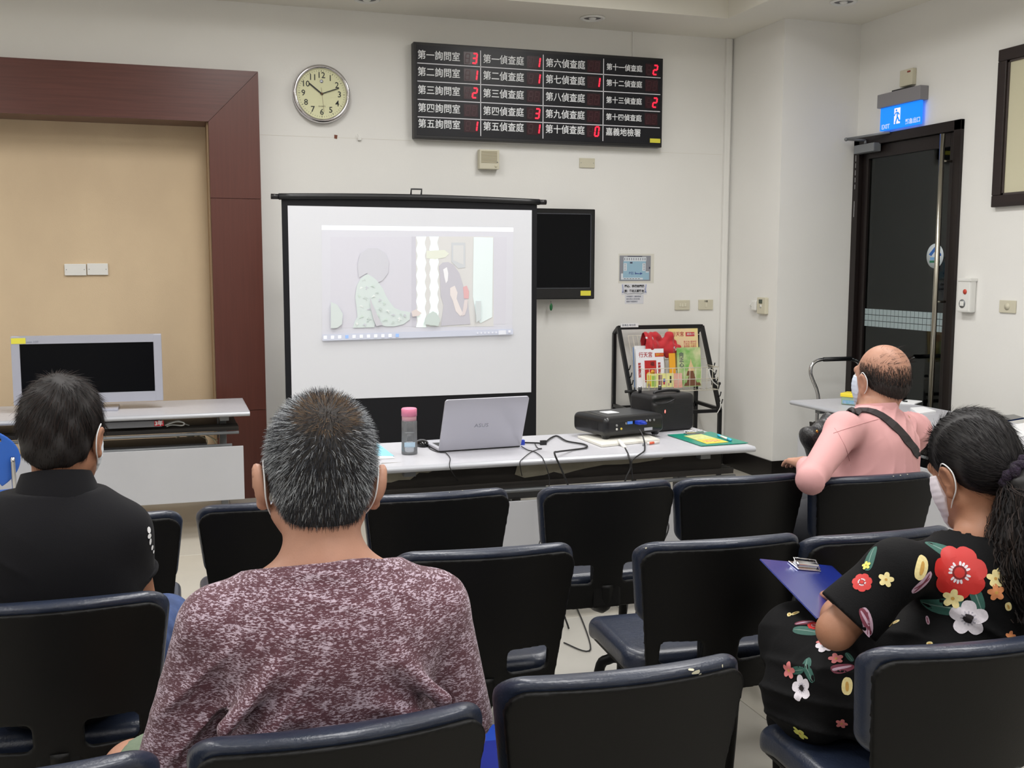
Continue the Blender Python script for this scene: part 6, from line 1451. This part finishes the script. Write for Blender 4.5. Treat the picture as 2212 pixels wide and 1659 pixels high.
# skirt sits on the seat; shoes
shoes(P, pw, M('dark_shoe', (40,38,38), .5)); face_mask(Hw, pw, (232,224,232))
F = Field(Hw.c-.22, Hw.c+.22, .0045); Hw.ell(F, (0,-.016,.050), (.084,.106,.098), .02); Hw.ell(F, (0,-.060,.0), (.072,.060,.062), .03); hairline(F, Hw, (-.13,-.06,-.03,.0,.03,.055,.1), (-.060,-.062,-.026,.012,.010,.045,.058))
folds(F, lambda X,Y,Z: .0015*np.sin(150*X+90*Y)); me = F.mesh('hair_base'); put('hair_base', me.copy(), M('black_hair_base2', (24,22,23), .55), pw)
tie = Hw.p((.0,-.125,-.015)); TIE = V3((0,-.125,-.015))
def fl_w(x,y,z): v = TIE-V3((x,y,z)); return v
strands(Hw, me, 14000, pw, .042, .02, fl_w, lambda x,y,z: random.choice(((20,18,20),(28,25,27),(36,33,35),(16,15,17),(48,44,44))), width=.0014, jit=.05)
tv_ = Vector(tie)
F = Field(tv_-Vector((.17,.17,.36)), tv_+Vector((.17,.17,.10)), .006)
ax_ = [tv_, tv_+Vector((.022,-.040,-.03)), tv_+Vector((.010,-.055,-.12)), tv_+Vector((.005,-.055,-.20)), tv_+Vector((.010,-.05,-.26))]
for p, q, ra, rb_ in zip(ax_, ax_[1:], (.026,.055,.068,.062), (.055,.068,.062,.03)): F.cap(p, q, ra, rb_, .03)
folds(F, lambda X,Y,Z: .007*np.sin(90*X+30*Z)*np.sin(80*Y+50*Z)*np.sin(75*Z+20*X)); pt = finish(F, 'ponytail', M('black_hair_base2', (24,22,23), .55), pw)
vs = []; fs = []; cols = []
for i in range(900):
    a = random.random()*2*PI; rr = math.sqrt(random.random()); t0_ = random.uniform(0,.6); b0 = len(vs); ph = random.random()*6; om = random.uniform(18,30); amp = random.uniform(.004,.009); n_ = 16; col = random.choice(((16,14,15),(24,21,21),(34,29,28),(46,38,35)))
    for k in range(n_+1):
        t = t0_+(1.12-t0_)*k/n_; u = min(t,1)*4; j = min(int(u),3); c = ax_[j].lerp(ax_[j+1], u-j) if t <= 1 else ax_[4]+Vector((0,0,-(t-1)*.25))
        rad = (.024+.062*math.sin(min(t,1)*PI*.8)**.8)*(.75+.4*rr)
        p = c+Vector((math.cos(a)*rad+amp*math.cos(om*t+ph), math.sin(a)*rad+amp*math.sin(om*t+ph), amp*.5*math.sin(om*t*1.3))); s_ = Vector((-math.sin(a+.6),math.cos(a+.6),.3)).normalized()*.0011
        vs += [p-s_, p+s_]; cols += [col, col]
    fs += [(b0+2*k, b0+2*k+1, b0+2*k+3, b0+2*k+2) for k in range(n_)]
me = bpy.data.meshes.new('curls'); me.from_pydata([tuple(v) for v in vs], [], fs); ca = me.color_attributes.new('tone', 'FLOAT_COLOR', 'POINT'); arr = np.ones((len(cols),4), np.float32); arr[:,:3] = [srgb(q) for q in cols]; ca.data.foreach_set('color', arr.ravel())
put('curls', me, hairmat('hair_strands'), pt)
b = B(); tq = Vector(tie)
ring_ = []
e1 = (ax_[1]-ax_[0]).normalized(); e2 = e1.orthogonal().normalized(); e3 = e1.cross(e2)
for k in range(64): a = 2*PI*k/64; ring_.append(tq+e1*.006*math.sin(9*a)+(e2*math.cos(a)+e3*math.sin(a))*(.034+.006*math.sin(13*a)))
b.tube(ring_, .012, 8, closed=True); b.put('scrunchie', M('purple_scrunchie', (34,14,44), .8, noise=((120,120,120), .6), bump=(200,.8)), pw)
# bracelet glint on the forearm
e_, w_ = V3(P['elL']), V3(P['wrL']); c = Vector(e_+(w_-e_)*.72); ax = Vector(w_-e_).normalized(); u = ax.orthogonal().normalized(); v = ax.cross(u)
B().tube([c+(u*math.cos(a)+v*math.sin(a))*.0315 for a in [k*PI/12 for k in range(24)]], .0022, 6, closed=True).put('bracelet', m_chrome, pw)
# blue clipboard in her hands
p1, p2, p4 = at(1642,1207,Y=2.15), at(1797,1222,Y=2.30), at(1765,1335,Y=1.93); p3 = p2+(p4-p1)
wc_ = thing('clipboard', 'dark blue clipboard with a silver clip held on the lap of the woman', 'clipboard', (p1+p2+p3+p4)/4)
nn = (p2-p1).cross(p4-p1).normalized(); nn = nn if nn.z > 0 else -nn
B().prism([p1, p2, p3, p4], -nn*.003).put('board', M('clipboard_royal', (28,44,128), .22, coat=.5), wc_)
cx = (p2-p1).normalized(); cy = nn.cross(cx); KA = frame((p1+p2)/2+nn*.001-cy*.012+cx*.005, cx, cy)
B().box((-.056,-.024,.0),(.056,.010,.003), bev=.001, R=KA).box((-.050,-.016,.003),(.050,.002,.013), bev=.003, R=KA).put('metal_clip', m_chrome, wc_)
B().tube([KA @ Vector(p) for p in ((-.054,-.02,.004),(-.054,.004,.016),(.054,.004,.016),(.054,-.02,.004))], .0016, 6).put('clip_wire', m_chrome, wc_)
pl_ = [p3.lerp(p2,.10)+nn*.002, p3.lerp(p2,.55)+nn*.002, p3.lerp(p2,.55).lerp(p4.lerp(p1,.55),.12)+nn*.002, p3.lerp(p2,.10).lerp(p4.lerp(p1,.1),.3)+nn*.002]
item('paper_slip', 'pale green paper slip sticking out beside the hand on the dark blue clipboard', 'paper', B().prism(pl_, nn*.001), M('pale_green_paper', (206,226,190), .6))
flush_text()
